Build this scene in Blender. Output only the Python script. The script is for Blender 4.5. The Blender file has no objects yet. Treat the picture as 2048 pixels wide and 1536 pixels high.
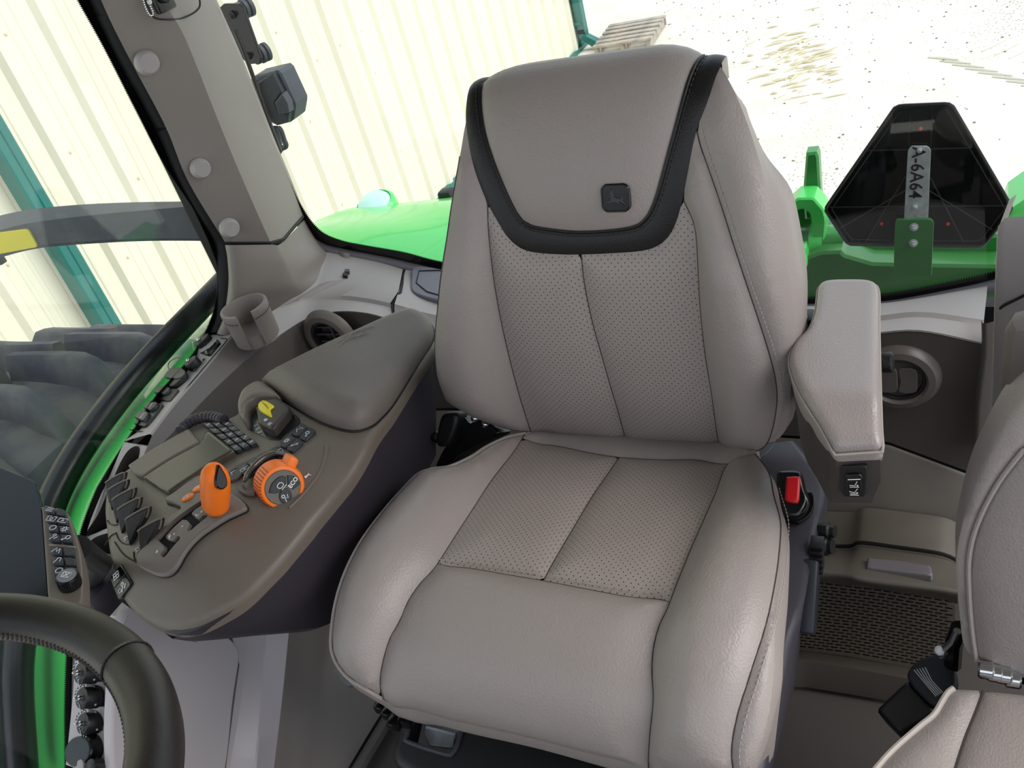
import bpy, bmesh, math, random
import numpy as np
from mathutils import Vector, Matrix
from mathutils.geometry import delaunay_2d_cdt
random.seed(7)
SC = bpy.context.scene
COL = SC.collection

# ------------------------------------------------------------------ camera, light, exposure
FPX = 1800.0
CAM = np.array([.42, 0., 1.30])
def _n(v):
    v = np.array(v, float)
    return v / np.linalg.norm(v)
_vy = _n([950, -1533, FPX])
_vz = np.array([800, 2609, FPX])
_vz = _n(_vz - _vy * (_vz @ _vy))
WZ = -_vz; WY = _vy; WX = np.cross(WY, WZ)
RM = np.array([WX, WY, WZ])            # camera (x right, y down, z ahead) -> cab axes
cd = bpy.data.cameras.new('camera')
cam = bpy.data.objects.new('camera', cd); COL.objects.link(cam)
cd.sensor_fit = 'HORIZONTAL'; cd.sensor_width = 36; cd.lens = FPX / 2048 * 36
cd.clip_start = .02; cd.clip_end = 300
_m = np.eye(4); _m[:3, 0] = RM[:, 0]; _m[:3, 1] = -RM[:, 1]; _m[:3, 2] = -RM[:, 2]; _m[:3, 3] = CAM
cam.matrix_world = Matrix(_m.tolist())
SC.camera = cam

SC.view_settings.view_transform = 'Standard'
SC.view_settings.look = 'None'
SC.view_settings.gamma = 1
SC.view_settings.use_curve_mapping = False
SC.view_settings.exposure = 0.42
w = bpy.data.worlds.new('sky'); SC.world = w; w.use_nodes = True
wn = w.node_tree; wn.nodes.clear()
wo = wn.nodes.new('ShaderNodeOutputWorld'); bg = wn.nodes.new('ShaderNodeBackground')
tc = wn.nodes.new('ShaderNodeTexCoord'); sx = wn.nodes.new('ShaderNodeSeparateXYZ'); cr = wn.nodes.new('ShaderNodeValToRGB')
wn.links.new(tc.outputs['Generated'], sx.inputs[0]); wn.links.new(sx.outputs['Z'], cr.inputs[0])
cr.color_ramp.elements[0].position = 0; cr.color_ramp.elements[0].color = (.90, .94, 1, 1)
cr.color_ramp.elements[1].position = 1; cr.color_ramp.elements[1].color = (.72, .83, 1, 1)
wn.links.new(cr.outputs[0], bg.inputs[0]); bg.inputs[1].default_value = 1.0
wn.links.new(bg.outputs[0], wo.inputs[0])
sd = bpy.data.lights.new('sun', 'SUN'); sd.energy = 2.4; sd.angle = math.radians(50); sd.color = (1, .96, .90)
sun = bpy.data.objects.new('sun', sd); COL.objects.link(sun)
sun.rotation_euler = (Vector((1.0, .12, 1.0)).to_track_quat('Z', 'Y')).to_euler()

# ------------------------------------------------------------------ helpers
def ray(px, py):
    return RM @ np.array([(px - 1024) / FPX, (py - 768) / FPX, 1.])
def A(px, py, ax, v):
    "the point of the cab seen at (px, py) of the 2048x1536 frame on plane ax = v (or at depth v)"
    d = ray(px, py)
    if ax == 'D': return CAM + d * v
    i = 'XYZ'.index(ax)
    return CAM + d * ((v - CAM[i]) / d[i])
def AP(px, py, o, n):
    d = ray(px, py)
    return CAM + d * (((o - CAM) @ n) / (d @ n))
def proj(P):
    P = np.atleast_2d(P)
    c = (P - CAM) @ RM
    return np.c_[c[:, 0] / c[:, 2] * FPX + 1024, c[:, 1] / c[:, 2] * FPX + 768]
def lin(c):
    if isinstance(c, str):
        c = [int(c[i:i + 2], 16) for i in (0, 2, 4)]
    return tuple((x / 255 / 12.92 if x / 255 <= .04045 else ((x / 255 + .055) / 1.055) ** 2.4) for x in c)

MATS = {}
def mat(name, col, rough=.5, metal=0., spec=.5, bump=None, var=None, coat=0., col2=None, uvdots=None):
    """procedural material. bump=(scale, strength, kind); var=(scale, amount) colour wear; uvdots=perforation pitch"""
    if name in MATS: return MATS[name]
    m = bpy.data.materials.new(name); m.use_nodes = True
    nt = m.node_tree; b = nt.nodes['Principled BSDF']
    c = lin(col); L = nt.links.new
    b.inputs['Base Color'].default_value = (*c, 1)
    b.inputs['Roughness'].default_value = rough; b.inputs['Metallic'].default_value = metal
    b.inputs['Specular IOR Level'].default_value = spec; b.inputs['Coat Weight'].default_value = coat
    t = nt.nodes.new('ShaderNodeTexCoord')
    colsock = None
    if var:
        n = nt.nodes.new('ShaderNodeTexNoise'); n.inputs['Scale'].default_value = var[0]; n.inputs['Detail'].default_value = 6
        L(t.outputs['Object'], n.inputs['Vector'])
        r = nt.nodes.new('ShaderNodeValToRGB'); a = var[1]
        c2 = lin(col2) if col2 else tuple(x * (1 - a) for x in c)
        r.color_ramp.elements[0].position = .35; r.color_ramp.elements[1].position = .68
        r.color_ramp.elements[0].color = (*c, 1); r.color_ramp.elements[1].color = (*c2, 1)
        L(n.outputs[0], r.inputs[0]); colsock = r.outputs[0]
        L(colsock, b.inputs['Base Color'])
    hs = None
    if bump:
        kind = bump[2] if len(bump) > 2 else 'noise'
        if kind == 'grain':
            n = nt.nodes.new('ShaderNodeTexVoronoi'); n.inputs['Scale'].default_value = bump[0]; n.feature = 'SMOOTH_F1'
        else:
            n = nt.nodes.new('ShaderNodeTexNoise'); n.inputs['Scale'].default_value = bump[0]; n.inputs['Detail'].default_value = 4
        L(t.outputs['Object'], n.inputs['Vector']); hs = n.outputs[0]
        bp = nt.nodes.new('ShaderNodeBump'); bp.inputs['Strength'].default_value = bump[1]; bp.inputs['Distance'].default_value = .002
        L(hs, bp.inputs['Height']); L(bp.outputs[0], b.inputs['Normal'])
    if uvdots:
        uv = nt.nodes.new('ShaderNodeUVMap'); sp = nt.nodes.new('ShaderNodeSeparateXYZ'); L(uv.outputs[0], sp.inputs[0])
        def M(op, a, bb=None):
            k = nt.nodes.new('ShaderNodeMath'); k.operation = op
            for i, x in enumerate((a, bb)):
                if x is None: continue
                if isinstance(x, (int, float)): k.inputs[i].default_value = x
                else: L(x, k.inputs[i])
            return k.outputs[0]
        p, rr = uvdots
        s = M('ADD', M('DIVIDE', sp.outputs[0], p), M('DIVIDE', sp.outputs[1], p))
        d = M('SUBTRACT', M('DIVIDE', sp.outputs[0], p), M('DIVIDE', sp.outputs[1], p))
        fs = M('SUBTRACT', M('FRACT', s), .5); fd = M('SUBTRACT', M('FRACT', d), .5)
        rad = M('SQRT', M('ADD', M('MULTIPLY', fs, fs), M('MULTIPLY', fd, fd)))
        msk = M('LESS_THAN', rad, rr)
        mx = nt.nodes.new('ShaderNodeMix'); mx.data_type = 'RGBA'
        L(msk, mx.inputs['Factor']); mx.inputs['B'].default_value = (.006, .005, .005, 1)
        if colsock: L(colsock, mx.inputs['A'])
        else: mx.inputs['A'].default_value = (*c, 1)
        L(mx.outputs['Result'], b.inputs['Base Color'])
    MATS[name] = m
    return m
def glassmat(name, tint, refl=1.0, dots=None):
    m = bpy.data.materials.new(name); m.use_nodes = True; nt = m.node_tree; nt.nodes.clear(); L = nt.links.new
    o = nt.nodes.new('ShaderNodeOutputMaterial'); tr = nt.nodes.new('ShaderNodeBsdfTransparent'); g = nt.nodes.new('ShaderNodeBsdfGlossy')
    f = nt.nodes.new('ShaderNodeFresnel'); ge = nt.nodes.new('ShaderNodeNewGeometry'); io_ = nt.nodes.new('ShaderNodeMapRange'); io_.inputs['To Min'].default_value = 1.45; io_.inputs['To Max'].default_value = 1 / 1.45; L(ge.outputs['Backfacing'], io_.inputs['Value']); L(io_.outputs[0], f.inputs[0]); mx = nt.nodes.new('ShaderNodeMixShader')
    tr.inputs[0].default_value = (*tint, 1); g.inputs['Roughness'].default_value = .01
    L(f.outputs[0], mx.inputs[0]); L(tr.outputs[0], mx.inputs[1]); L(g.outputs[0], mx.inputs[2])
    L(mx.outputs[0], o.inputs[0]); MATS[name] = m
    return m

WLOC = {}
def link(o, parent=None, loc=(0, 0, 0)):
    "put o with its origin at world loc under parent"
    COL.objects.link(o)
    loc = np.array(loc, float); WLOC[o.name] = loc
    if parent is not None:
        o.parent = parent; o.location = loc - WLOC[parent.name]
    else: o.location = loc
    return o
def thing(name, label, cat, loc, group=None):
    o = bpy.data.objects.new(name, None); o.empty_display_size = .05
    o['label'] = label; o['category'] = cat
    if group: o['group'] = group
    return link(o, None, loc)
def tag(o, label, cat, group=None, kind=None):
    if label: o['label'] = label
    if cat: o['category'] = cat
    if group: o['group'] = group
    if kind: o['kind'] = kind
    return o
def struct(o, label=None):
    o['kind'] = 'structure'
    if label: o['label'] = label
    return o
def mesh(name, V, F, m, parent=None, label=None, smooth=True, uv=None, sharp=None):
    V = np.array(V, float)
    c = (V.min(0) + V.max(0)) / 2
    me = bpy.data.meshes.new(name); me.from_pydata((V - c).tolist(), [], [list(map(int, f)) for f in F]); me.update()
    if uv is not None:
        l = me.uv_layers.new(name='UVMap'); idx = np.empty(len(me.loops), np.int32); me.loops.foreach_get('vertex_index', idx)
        l.data.foreach_set('uv', np.asarray(uv, np.float32)[idx].ravel())
    if smooth:
        me.shade_smooth()
        if sharp: me.set_sharp_from_angle(angle=math.radians(sharp))
    for x in (m if isinstance(m, (list, tuple)) else [m]):
        if x: me.materials.append(x)
    o = bpy.data.objects.new(name, me)
    if label: o['label'] = label
    return link(o, parent, c)
def basis(n, up=(0, 0, 1)):
    n = _n(n); a = np.cross(up, n)
    if np.linalg.norm(a) < 1e-4: a = np.cross((0, 1, 0), n)
    a = _n(a); return a, np.cross(n, a), n
def behind(c, d):
    v = c - CAM
    return c + v / np.linalg.norm(v, axis=1)[:, None] * d
class MB:
    "collects shapes into one mesh"
    def __init__(s): s.V = []; s.F = []; s.k = 0
    def add(s, V, F):
        V = np.asarray(V, float); s.V.append(V); s.F += [[i + s.k for i in f] for f in F]; s.k += len(V); return s
    def box(s, c, size, R=None, bev=0.):
        h = np.array(size) / 2.
        if bev > 0:
            bm = bmesh.new(); bmesh.ops.create_cube(bm, size=1)
            for v in bm.verts: v.co = Vector((v.co.x * size[0], v.co.y * size[1], v.co.z * size[2]))
            bmesh.ops.bevel(bm, geom=bm.edges[:], offset=bev, segments=2, profile=.5, affect='EDGES')
            V = np.array([v.co[:] for v in bm.verts]); F = [[v.index for v in f.verts] for f in bm.faces]; bm.free()
        else:
            V = np.array([[x, y, z] for x in (-1, 1) for y in (-1, 1) for z in (-1, 1)]) * h
            F = [[0, 1, 3, 2], [4, 6, 7, 5], [0, 4, 5, 1], [2, 3, 7, 6], [0, 2, 6, 4], [1, 5, 7, 3]]
        if R is not None: V = V @ np.array(R)          # rows of R = local axes in world
        return s.add(V + np.array(c), F)
    def rings(s, R, closed=True, cap=True):
        n = len(R[0]); V = np.concatenate([np.asarray(r, float) for r in R]); F = []
        for i in range(len(R) - 1):
            for j in range(n if closed else n - 1):
                k = (j + 1) % n
                F.append([i * n + j, i * n + k, (i + 1) * n + k, (i + 1) * n + j])
        if cap and closed:
            F.append(list(range(n))[::-1]); F.append([(len(R) - 1) * n + j for j in range(n)])
        return s.add(V, F)
    def tube(s, P, r, n=10, cap=True, closed=False):
        P = np.asarray(P, float); m = len(P); rr = np.broadcast_to(np.asarray(r, float), (m,))
        if closed: T = np.roll(P, -1, 0) - np.roll(P, 1, 0)
        else: T = np.gradient(P, axis=0)
        T /= np.linalg.norm(T, axis=1)[:, None] + 1e-12
        u = np.cross(T[0], (0, 0, 1.)); 
        if np.linalg.norm(u) < .1: u = np.cross(T[0], (0, 1., 0))
        R = []; an = np.arange(n) * 2 * math.pi / n
        for i in range(m):
            u = _n(u - T[i] * (u @ T[i])); v = np.cross(T[i], u)
            R.append(P[i] + rr[i] * (np.cos(an)[:, None] * u + np.sin(an)[:, None] * v))
        if closed: return s.rings(R + [R[0]], True, False)
        return s.rings(R, True, cap)
    def lathe(s, prof, o, ax, n=24, cap=True):
        "prof: (radius, height) along ax"
        a, b, c = basis(ax); an = np.arange(n) * 2 * math.pi / n
        R = [np.array(o) + c * h + r * (np.cos(an)[:, None] * a + np.sin(an)[:, None] * b) for r, h in prof]
        return s.rings(R, True, cap)
    def ball(s, c, r, n=8):
        return s.lathe([(r * math.sin(t), -r * math.cos(t)) for t in np.linspace(.15, math.pi - .15, n // 2 + 1)], c, (0, 0, 1), n)
    def prism(s, P, nrm, t, bev=0.):
        "closed 3D outline P extruded by t against nrm, optional rounded front edge"
        P = np.asarray(P, float); nrm = _n(nrm)
        if bev > 0:
            c = P.mean(0)
            inn = inset(P, nrm, bev)
            R = [P - nrm * t, P - nrm * bev, P * .3 + inn * .7 - nrm * bev * .25, inn]
        else: R = [P - nrm * t, P]
        if np.cross(P[1] - P[0], P[2] - P[1]) @ nrm < 0 and area_n(P) @ nrm < 0: R = [r[::-1] for r in R]
        elif area_n(P) @ nrm < 0: R = [r[::-1] for r in R]
        n = len(P); V = np.concatenate(R); F = []
        for i in range(len(R) - 1):
            for j in range(n):
                k = (j + 1) % n; F.append([i * n + j, i * n + k, (i + 1) * n + k, (i + 1) * n + j])
        F.append([(len(R) - 1) * n + j for j in range(n)]); F.append(list(range(n))[::-1])
        return s.add(V, F)
    def build(s, name, m, parent=None, label=None, smooth=True, sharp=35):
        return mesh(name, np.concatenate(s.V), s.F, m, parent, label, smooth, None, sharp)
def area_n(P):
    c = P - P[0]; return np.cross(c, np.roll(c, -1, 0)).sum(0)
def inset(P, nrm, d):
    P = np.asarray(P, float)
    sg = 1 if area_n(P) @ nrm > 0 else -1
    e = np.roll(P, -1, 0) - P; e /= np.linalg.norm(e, axis=1)[:, None] + 1e-9
    nn = np.cross(nrm, e) * sg
    m = nn + np.roll(nn, 1, 0); l2 = (m * m).sum(1)[:, None]
    return P + m * d * 2 / np.maximum(l2, .8)
def smooth(P, n=60, closed=False):
    "Catmull-Rom through P, resampled evenly to n points"
    P = np.asarray(P, float)
    if closed: Q = np.vstack([P[-1], P, P[0], P[1]])
    else: Q = np.vstack([2 * P[0] - P[1], P, 2 * P[-1] - P[-2]])
    out = []
    t = np.linspace(0, 1, 16, endpoint=False)[:, None]
    for i in range(1, len(Q) - 2):
        a, b, c, d = Q[i - 1], Q[i], Q[i + 1], Q[i + 2]
        out.append(.5 * (2 * b + (c - a) * t + (2 * a - 5 * b + 4 * c - d) * t * t + (3 * b - a - 3 * c + d) * t ** 3))
    out = np.vstack(out)
    out = np.vstack([out, out[0] if closed else P[-1]])
    return resamp(out, n, closed)
def resamp(P, n, closed=False):
    P = np.asarray(P, float)
    L = np.r_[0, np.cumsum(np.linalg.norm(np.diff(P, axis=0), axis=1))]
    s = np.linspace(0, L[-1], n + 1 if closed else n)
    Q = np.stack([np.interp(s, L, P[:, k]) for k in range(P.shape[1])], 1)
    return Q[:-1] if closed else Q
def C(pts, n=24, sm=True):
    "curve from (px, py, axis, value) specs or plain 3D points"
    P = [A(*p) if isinstance(p[2], str) else np.array(p, float) for p in pts]
    return smooth(P, n) if sm and len(P) > 2 else resamp(P, n)
def loft(name, curves, m, parent=None, label=None, n=24, sub=1, sm=True, sharp=None, closed=False, smooth_across=False):
    Cs = [c if isinstance(c, np.ndarray) else C(c, n, sm) for c in curves]
    if smooth_across and len(Cs) > 2:
        K = np.stack(Cs); Cs = [x for x in np.stack([smooth_pts(K[:, j], (len(Cs) - 1) * sub + 1) for j in range(K.shape[1])], 1)]
    mb = MB(); mb.rings(Cs, closed, False)
    return mb.build(name, m, parent, label, True, sharp)
def smooth_pts(P, n):
    Q = np.vstack([2 * P[0] - P[1], P, 2 * P[-1] - P[-2]])
    out = []
    for x in np.linspace(0, len(P) - 1, n):
        i = min(int(x), len(P) - 2); t = x - i; a, b, c, d = Q[i], Q[i + 1], Q[i + 2], Q[i + 3]
        out.append(.5 * (2 * b + (c - a) * t + (2 * a - 5 * b + 4 * c - d) * t * t + (3 * b - a - 3 * c + d) * t ** 3))
    return np.array(out)

class Surf:
    "a surface S(u, v) in the cab; uv() finds the (u, v) seen at a place of the photograph"
    def __init__(s, f, guess, lo=None, hi=None, flip=1):
        s.f = f; s.g = np.array(guess, float); s.flip = flip; s.lo = lo; s.hi = hi
    def P(s, q): return s.f(np.atleast_2d(np.asarray(q, float)))
    def N(s, q):
        q = np.atleast_2d(np.asarray(q, float)); e = 1e-4
        a = s.f(q + [e, 0]) - s.f(q - [e, 0]); b = s.f(q + [0, e]) - s.f(q - [0, e])
        n = np.cross(a, b) * s.flip
        return n / (np.linalg.norm(n, axis=1)[:, None] + 1e-15)
    def uv(s, pts):
        out = []
        g = s.g.copy()
        for p in pts:
            if isinstance(p[0], str): out.append(np.array(p[1:], float)); continue
            best = None
            for g0 in (g, s.g):
                q = g0.copy()
                for _ in range(25):
                    e = 1e-4
                    r = proj(s.f(np.array([q, q + [e, 0], q + [0, e]])))
                    J = np.stack([(r[1] - r[0]) / e, (r[2] - r[0]) / e], 1)
                    J = J + np.eye(2) * 1e-6
                    try: dq = np.linalg.solve(J.T @ J + np.eye(2) * 1e2, J.T @ (np.array(p[:2]) - r[0]))
                    except np.linalg.LinAlgError: break
                    L = np.linalg.norm(dq)
                    if L > .08: dq *= .08 / L
                    q = q + dq
                    if s.lo is not None: q = np.clip(q, s.lo, s.hi)
                er = np.linalg.norm(proj(s.f(q[None]))[0] - np.array(p[:2]))
                if best is None or er < best[0]: best = (er, q)
                if er < 1: break
            g = best[1]; out.append(best[1].copy())
        return np.array(out)
def plane(o, n, up=(0, 0, 1)):
    a, b, n = basis(n, up); o = np.array(o, float)
    return Surf(lambda q: o + q[:, :1] * a + q[:, 1:2] * b, (0, 0))
def polydist(Q, P):
    a = P; b = np.roll(P, -1, 0); ab = b - a; l2 = (ab ** 2).sum(1) + 1e-15
    d = np.full(len(Q), 1e9)
    for i in range(0, len(Q), 4000):
        q = Q[i:i + 4000, None, :]; t = np.clip(((q - a) * ab).sum(2) / l2, 0, 1)
        d[i:i + 4000] = np.sqrt((((a + t[..., None] * ab) - q) ** 2).sum(2)).min(1)
    return d
def inside(Q, P):
    x, y = Q[:, 0], Q[:, 1]; r = np.zeros(len(Q), bool); j = len(P) - 1
    for i in range(len(P)):
        c = ((P[i, 1] > y) != (P[j, 1] > y)) & (x < (P[j, 0] - P[i, 0]) * (y - P[i, 1]) / (P[j, 1] - P[i, 1] + 1e-15) + P[i, 0])
        r ^= c; j = i
    return r
def panel(name, S, out, m, parent=None, label=None, h=.012, puff=.006, w=.008, bev=0, skirt=0., lift=0., holes=(), rings=(), clip=None, extra=None, seg=None):
    """skin one outline (in u, v) of S: pillowed by puff over width w, or with a rounded edge bev;
    skirt drops a wall round it, holes cut it"""
    seg = seg or h
    L = np.linalg.norm(np.roll(out, -1, 0) - out, axis=1).sum()
    out = resamp(np.vstack([out, out[0]]), max(12, int(L / seg)), True)
    pts = [out]; loops = [list(range(len(out)))]; k = len(out)
    hs = []
    for H in holes:
        if len(H) < 60: H = resamp(np.vstack([H, H[0]]), max(12, int(np.linalg.norm(np.roll(H, -1, 0) - H, axis=1).sum() / seg)), True)
        hs.append(H); pts.append(H); loops.append(list(range(k, k + len(H)))); k += len(H)
    lo = out.min(0); hi = out.max(0)
    gx, gy = np.meshgrid(np.arange(lo[0] + h / 2, hi[0], h), np.arange(lo[1] + h / 2, hi[1], h)); gx = gx + (np.arange(gx.shape[0]) % 2)[:, None] * h / 2
    G = np.c_[gx.ravel(), gy.ravel()]
    G = G[inside(G, out)]
    rs = list(rings) if rings else ([bev * .3, bev, bev * 1.4] if bev else [w * .4, w, w * 2])
    if len(G): G = G[polydist(G, out) > max(h * .45, rs[-1] + h * .3 if bev else h * .45)]
    z3 = np.c_[out, np.zeros(len(out))]
    for d in rs:
        q = inset(z3, np.array([0, 0, 1.]), d)[:, :2]
        if len(q): q = q[inside(q, out)]
        if len(q):
            dd = polydist(q, out); q = q[dd > d * .85]
        if len(q): G = np.vstack([G, q]) if len(G) else q
    for H in hs:
        if len(G): G = G[~inside(G, H)]
        if len(G): G = G[polydist(G, H) > h * .3]
    Q = np.vstack(pts + ([G] if len(G) else []))
    r = delaunay_2d_cdt([Vector(q) for q in Q.tolist()], [], loops[:1], 1, 1e-7) if not hs else delaunay_2d_cdt([Vector(q) for q in Q.tolist()], [(l[i], l[(i + 1) % len(l)]) for l in loops for i in range(len(l))], [], 0, 1e-7)
    Q = np.array([v[:] for v in r[0]]); F = [list(f) for f in r[2]]
    orig = r[3]
    cen = np.array([Q[f].mean(0) for f in F])
    keep = inside(cen, out)
    for H in hs: keep &= ~inside(cen, H)
    F = [f for f, kk in zip(F, keep) if kk]
    d = polydist(Q, out)
    for H in hs: pass
    if bev: t = np.clip(d / bev, 0, 1); off = lift - bev + np.sqrt(np.maximum(0, bev * bev * (1 - (1 - t) ** 2)))
    else: off = lift + puff * (1 - np.exp(-d / w))
    if extra is not None: off = off + extra(Q, d)
    N = S.N(Q); V = S.P(Q) + N * off[:, None]
    UV = Q.copy()
    # winding
    if F:
        f = F[len(F) // 2]; nn = np.cross(V[f[1]] - V[f[0]], V[f[2]] - V[f[0]])
        if nn @ N[f[0]] < 0: F = [x[::-1] for x in F]
    if skirt:
        cnt = {}
        for f in F:
            for i in range(len(f)): cnt[(f[i], f[(i + 1) % len(f)])] = 1
        bd = [(a, b) for a, b in cnt if (b, a) not in cnt]
        idx = sorted({a for e in bd for a in e}); mp = {a: len(V) + i for i, a in enumerate(idx)}
        sk = skirt(V[idx], N[idx], Q[idx]) if callable(skirt) else [V[idx] - N[idx] * skirt]
        prev = {a: a for a in idx}
        for ring in sk:
            mp = {a: len(V) + i for i, a in enumerate(idx)}
            V = np.vstack([V, ring]); UV = np.vstack([UV, Q[idx]])
            F += [[prev[b], prev[a], mp[a], mp[b]] for a, b in bd]; prev = mp
    o = mesh(name, V, F, m, parent, label, True, UV, 50 if (bev or skirt) else None)
    return o
def onS(S, px, py, off=0.):
    q = S.uv([(px, py)]); return (S.P(q) + S.N(q) * off)[0]
def pathS(S, pts, n=40, off=0., sm=True, closed=False):
    "3D path on S through photo points"
    q = S.uv(pts)
    q = smooth(q, n, closed) if sm else resamp(np.vstack([q, q[0]]) if closed else q, n, closed)
    return S.P(q) + S.N(q) * off
def outS(S, pts, n=80, sm=True):
    q = S.uv(pts); return smooth(q, n, True) if sm else resamp(np.vstack([q, q[0]]), n, True)
def plate(name, S, pts, m, parent=None, label=None, lift=.003, bev=.001, sm=True, n=60, skirt=None, h=.01, holes=()):
    return panel(name, S, outS(S, pts, n, sm), m, parent, label, h=h, bev=bev, lift=lift, skirt=skirt if skirt is not None else lift + .002, holes=holes, seg=min(h, .006))
def frame_at(S, p, q):
    "origin, direction and normal on S at photo point p looking to photo point q"
    U = S.uv([p, q]); P = S.P(U); N = S.N(U)[0]; x = P[1] - P[0]; x = _n(x - N * (x @ N)); return P[0], x, N, np.linalg.norm(P[1] - P[0])
def text(s, S, p, q, size, m, parent=None, off=.0006, name='lettering', label=None, align='CENTER', bold=.0, ex=.0002):
    "flat lettering printed on S: centre p, baseline towards q"
    P, x, N, _ = frame_at(S, p, q); y = np.cross(N, x)
    cu = bpy.data.curves.new('t', 'FONT'); cu.body = s; cu.size = size; cu.align_x = align; cu.align_y = 'CENTER'; cu.extrude = ex; cu.offset = bold; cu.resolution_u = 2
    t = bpy.data.objects.new('t', cu); COL.objects.link(t)
    me = t.to_mesh(); V = np.array([v.co[:] for v in me.vertices]); F = [list(f.vertices) for f in me.polygons]
    t.to_mesh_clear(); bpy.data.objects.remove(t); bpy.data.curves.remove(cu)
    V = P + V[:, :1] * x + V[:, 1:2] * y + (V[:, 2:3] + off) * N
    return mesh(name, V, F, m, parent, label, False)
def strokes(S, segs, r, m, parent=None, name='symbol', off=.0006, label=None, n=5):
    "line drawing on S: list of photo-point polylines"
    mb = MB()
    for s in segs:
        q = S.uv(s); P = S.P(q) + S.N(q) * off
        mb.tube(resamp(P, max(2, len(P))), r, n)
    return mb.build(name, m, parent, label)
def icon(S, p, q, size, kind, m, parent=None, off=.0007, name='symbol', w=.09):
    "small pictogram, size in metres, centred at photo point p with its x axis towards q"
    P, x, N, _ = frame_at(S, p, q); y = np.cross(N, x); mb = MB()
    for s in ICONS[kind]:
        s = np.array(s, float) * size / 2
        mb.tube(P + s[:, :1] * x + s[:, 1:2] * y + N * off, size * w / 2, 5)
    return mb.build(name, m, parent)
def circ(cx, cy, r, n=12, a0=0, a1=360): return [(cx + r * math.cos(math.radians(a)), cy + r * math.sin(math.radians(a))) for a in np.linspace(a0, a1, n)]
ICONS = dict(
    box=[[(-.9, .5), (.9, .5), (.9, -.5), (-.9, -.5), (-.9, .5)], [(-.3, 0), (.3, 0)], [(0, .25), (0, -.25)]],
    box2=[[(-.9, -.3), (-.9, .6), (-.3, .6)], [(.3, .6), (.9, .6), (.9, -.6), (-.9, -.6)], circ(0, 0, .3)],
    ring=[circ(0, 0, .6, 14)],
    light=[circ(.1, 0, .5, 12, -110, 110), [(-.1, .47), (-.1, -.47)], [(-.3, .3), (-.9, .45)], [(-.3, 0), (-.9, 0)], [(-.3, -.3), (-.9, -.45)]],
    sway=[[(-.8, -.6), (-.3, .6), (.1, -.3), (.4, .5), (.8, -.6)]],
    bulb=[circ(.2, .2, .45, 12), [(-.1, -.1), (-.7, -.7)], [(-.4, -.7), (-.7, -.7), (-.7, -.4)]],
    wiper=[circ(0, -.5, .9, 10, 30, 150), [(0, -.6), (.4, .6)]],
    flag=[[(-.5, -.8), (-.5, .8), (.5, .5), (-.5, .2)]],
    x=[[(-.5, -.5), (.5, .5)], [(-.5, .5), (.5, -.5)], [(-.9, .7), (.9, .7), (.9, -.7), (-.9, -.7), (-.9, .7)]],
    gear=[circ(0, 0, .35, 10)] + [[(.45 * math.cos(a), .45 * math.sin(a)), (.75 * math.cos(a), .75 * math.sin(a))] for a in np.arange(8) * math.pi / 4],
    grid=[[(-.7, .6), (.7, .6), (.7, -.6), (-.7, -.6), (-.7, .6)], [(0, .6), (0, -.6)], [(-.7, 0), (.7, 0)]],
    rabbit=[[(-.8, -.3), (-.3, .1), (.3, .1), (.8, .5), (.5, .0), (.8, -.4)], circ(-.5, .0, .25, 8)],
    engine=[[(-.6, -.2), (-.6, .3), (-.3, .5), (.3, .5), (.6, .2), (.6, -.3), (.2, -.5), (-.3, -.5), (-.6, -.2)], [(-.5, -.85), (.9, -.85)]],
    cane=[[(-.6, -.8), (-.2, 0), (.2, -.5), (.6, .1)], circ(-.2, .4, .3, 8)],
    arrows=[[(-.8, .2), (-.4, .5), (-.4, -.1), (-.8, .2)], [(.8, -.2), (.4, .1), (.4, -.5), (.8, -.2)], [(-.4, .2), (.4, -.2)]],
    seat=[[(-.9, -.4), (.1, -.5), (.7, .6)], [(-.9, -.85), (.9, -.85)], circ(.65, -.45, .14, 6)],
    seat2=[[(-.9, .1), (.1, -.2), (.8, .8)], [(-.8, -.5), (.5, -.5)], [(-.9, -.85), (.9, -.85)], circ(.6, -.3, .14, 6)],
    leaf=[[(-.8, -.3), (0, .3), (.8, .2), (.4, -.4), (-.8, -.3)], [(-.2, .25), (.2, .8)], [(.1, -.4), (.4, -.85)]],
    horn=[circ(0, .35, .35, 9, -20, 220), [(-.3, .15), (-.5, -.7)], [(.3, .15), (.5, -.2)]],
    bars=[[(-.7, .4), (.7, .4)], [(-.7, 0), (.7, 0)], [(-.7, -.4), (.7, -.4)]],
    plus=[[(-.5, 0), (.5, 0)], [(0, .5), (0, -.5)]],
    dash=[[(-.5, 0), (.5, 0)]],
    tri=[[(-.7, -.5), (.7, -.5), (0, .7), (-.7, -.5)]],
)
def copy_tree(o, offset, R=None, parent=None):
    "copy a thing and its parts"
    c = o.copy(); COL.objects.link(c)
    if parent is not None: c.parent = parent
    else: c.location = Vector(o.location) + Vector(offset)
    for ch in list(o.children): copy_tree(ch, (0, 0, 0), None, c)
    return c

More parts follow.
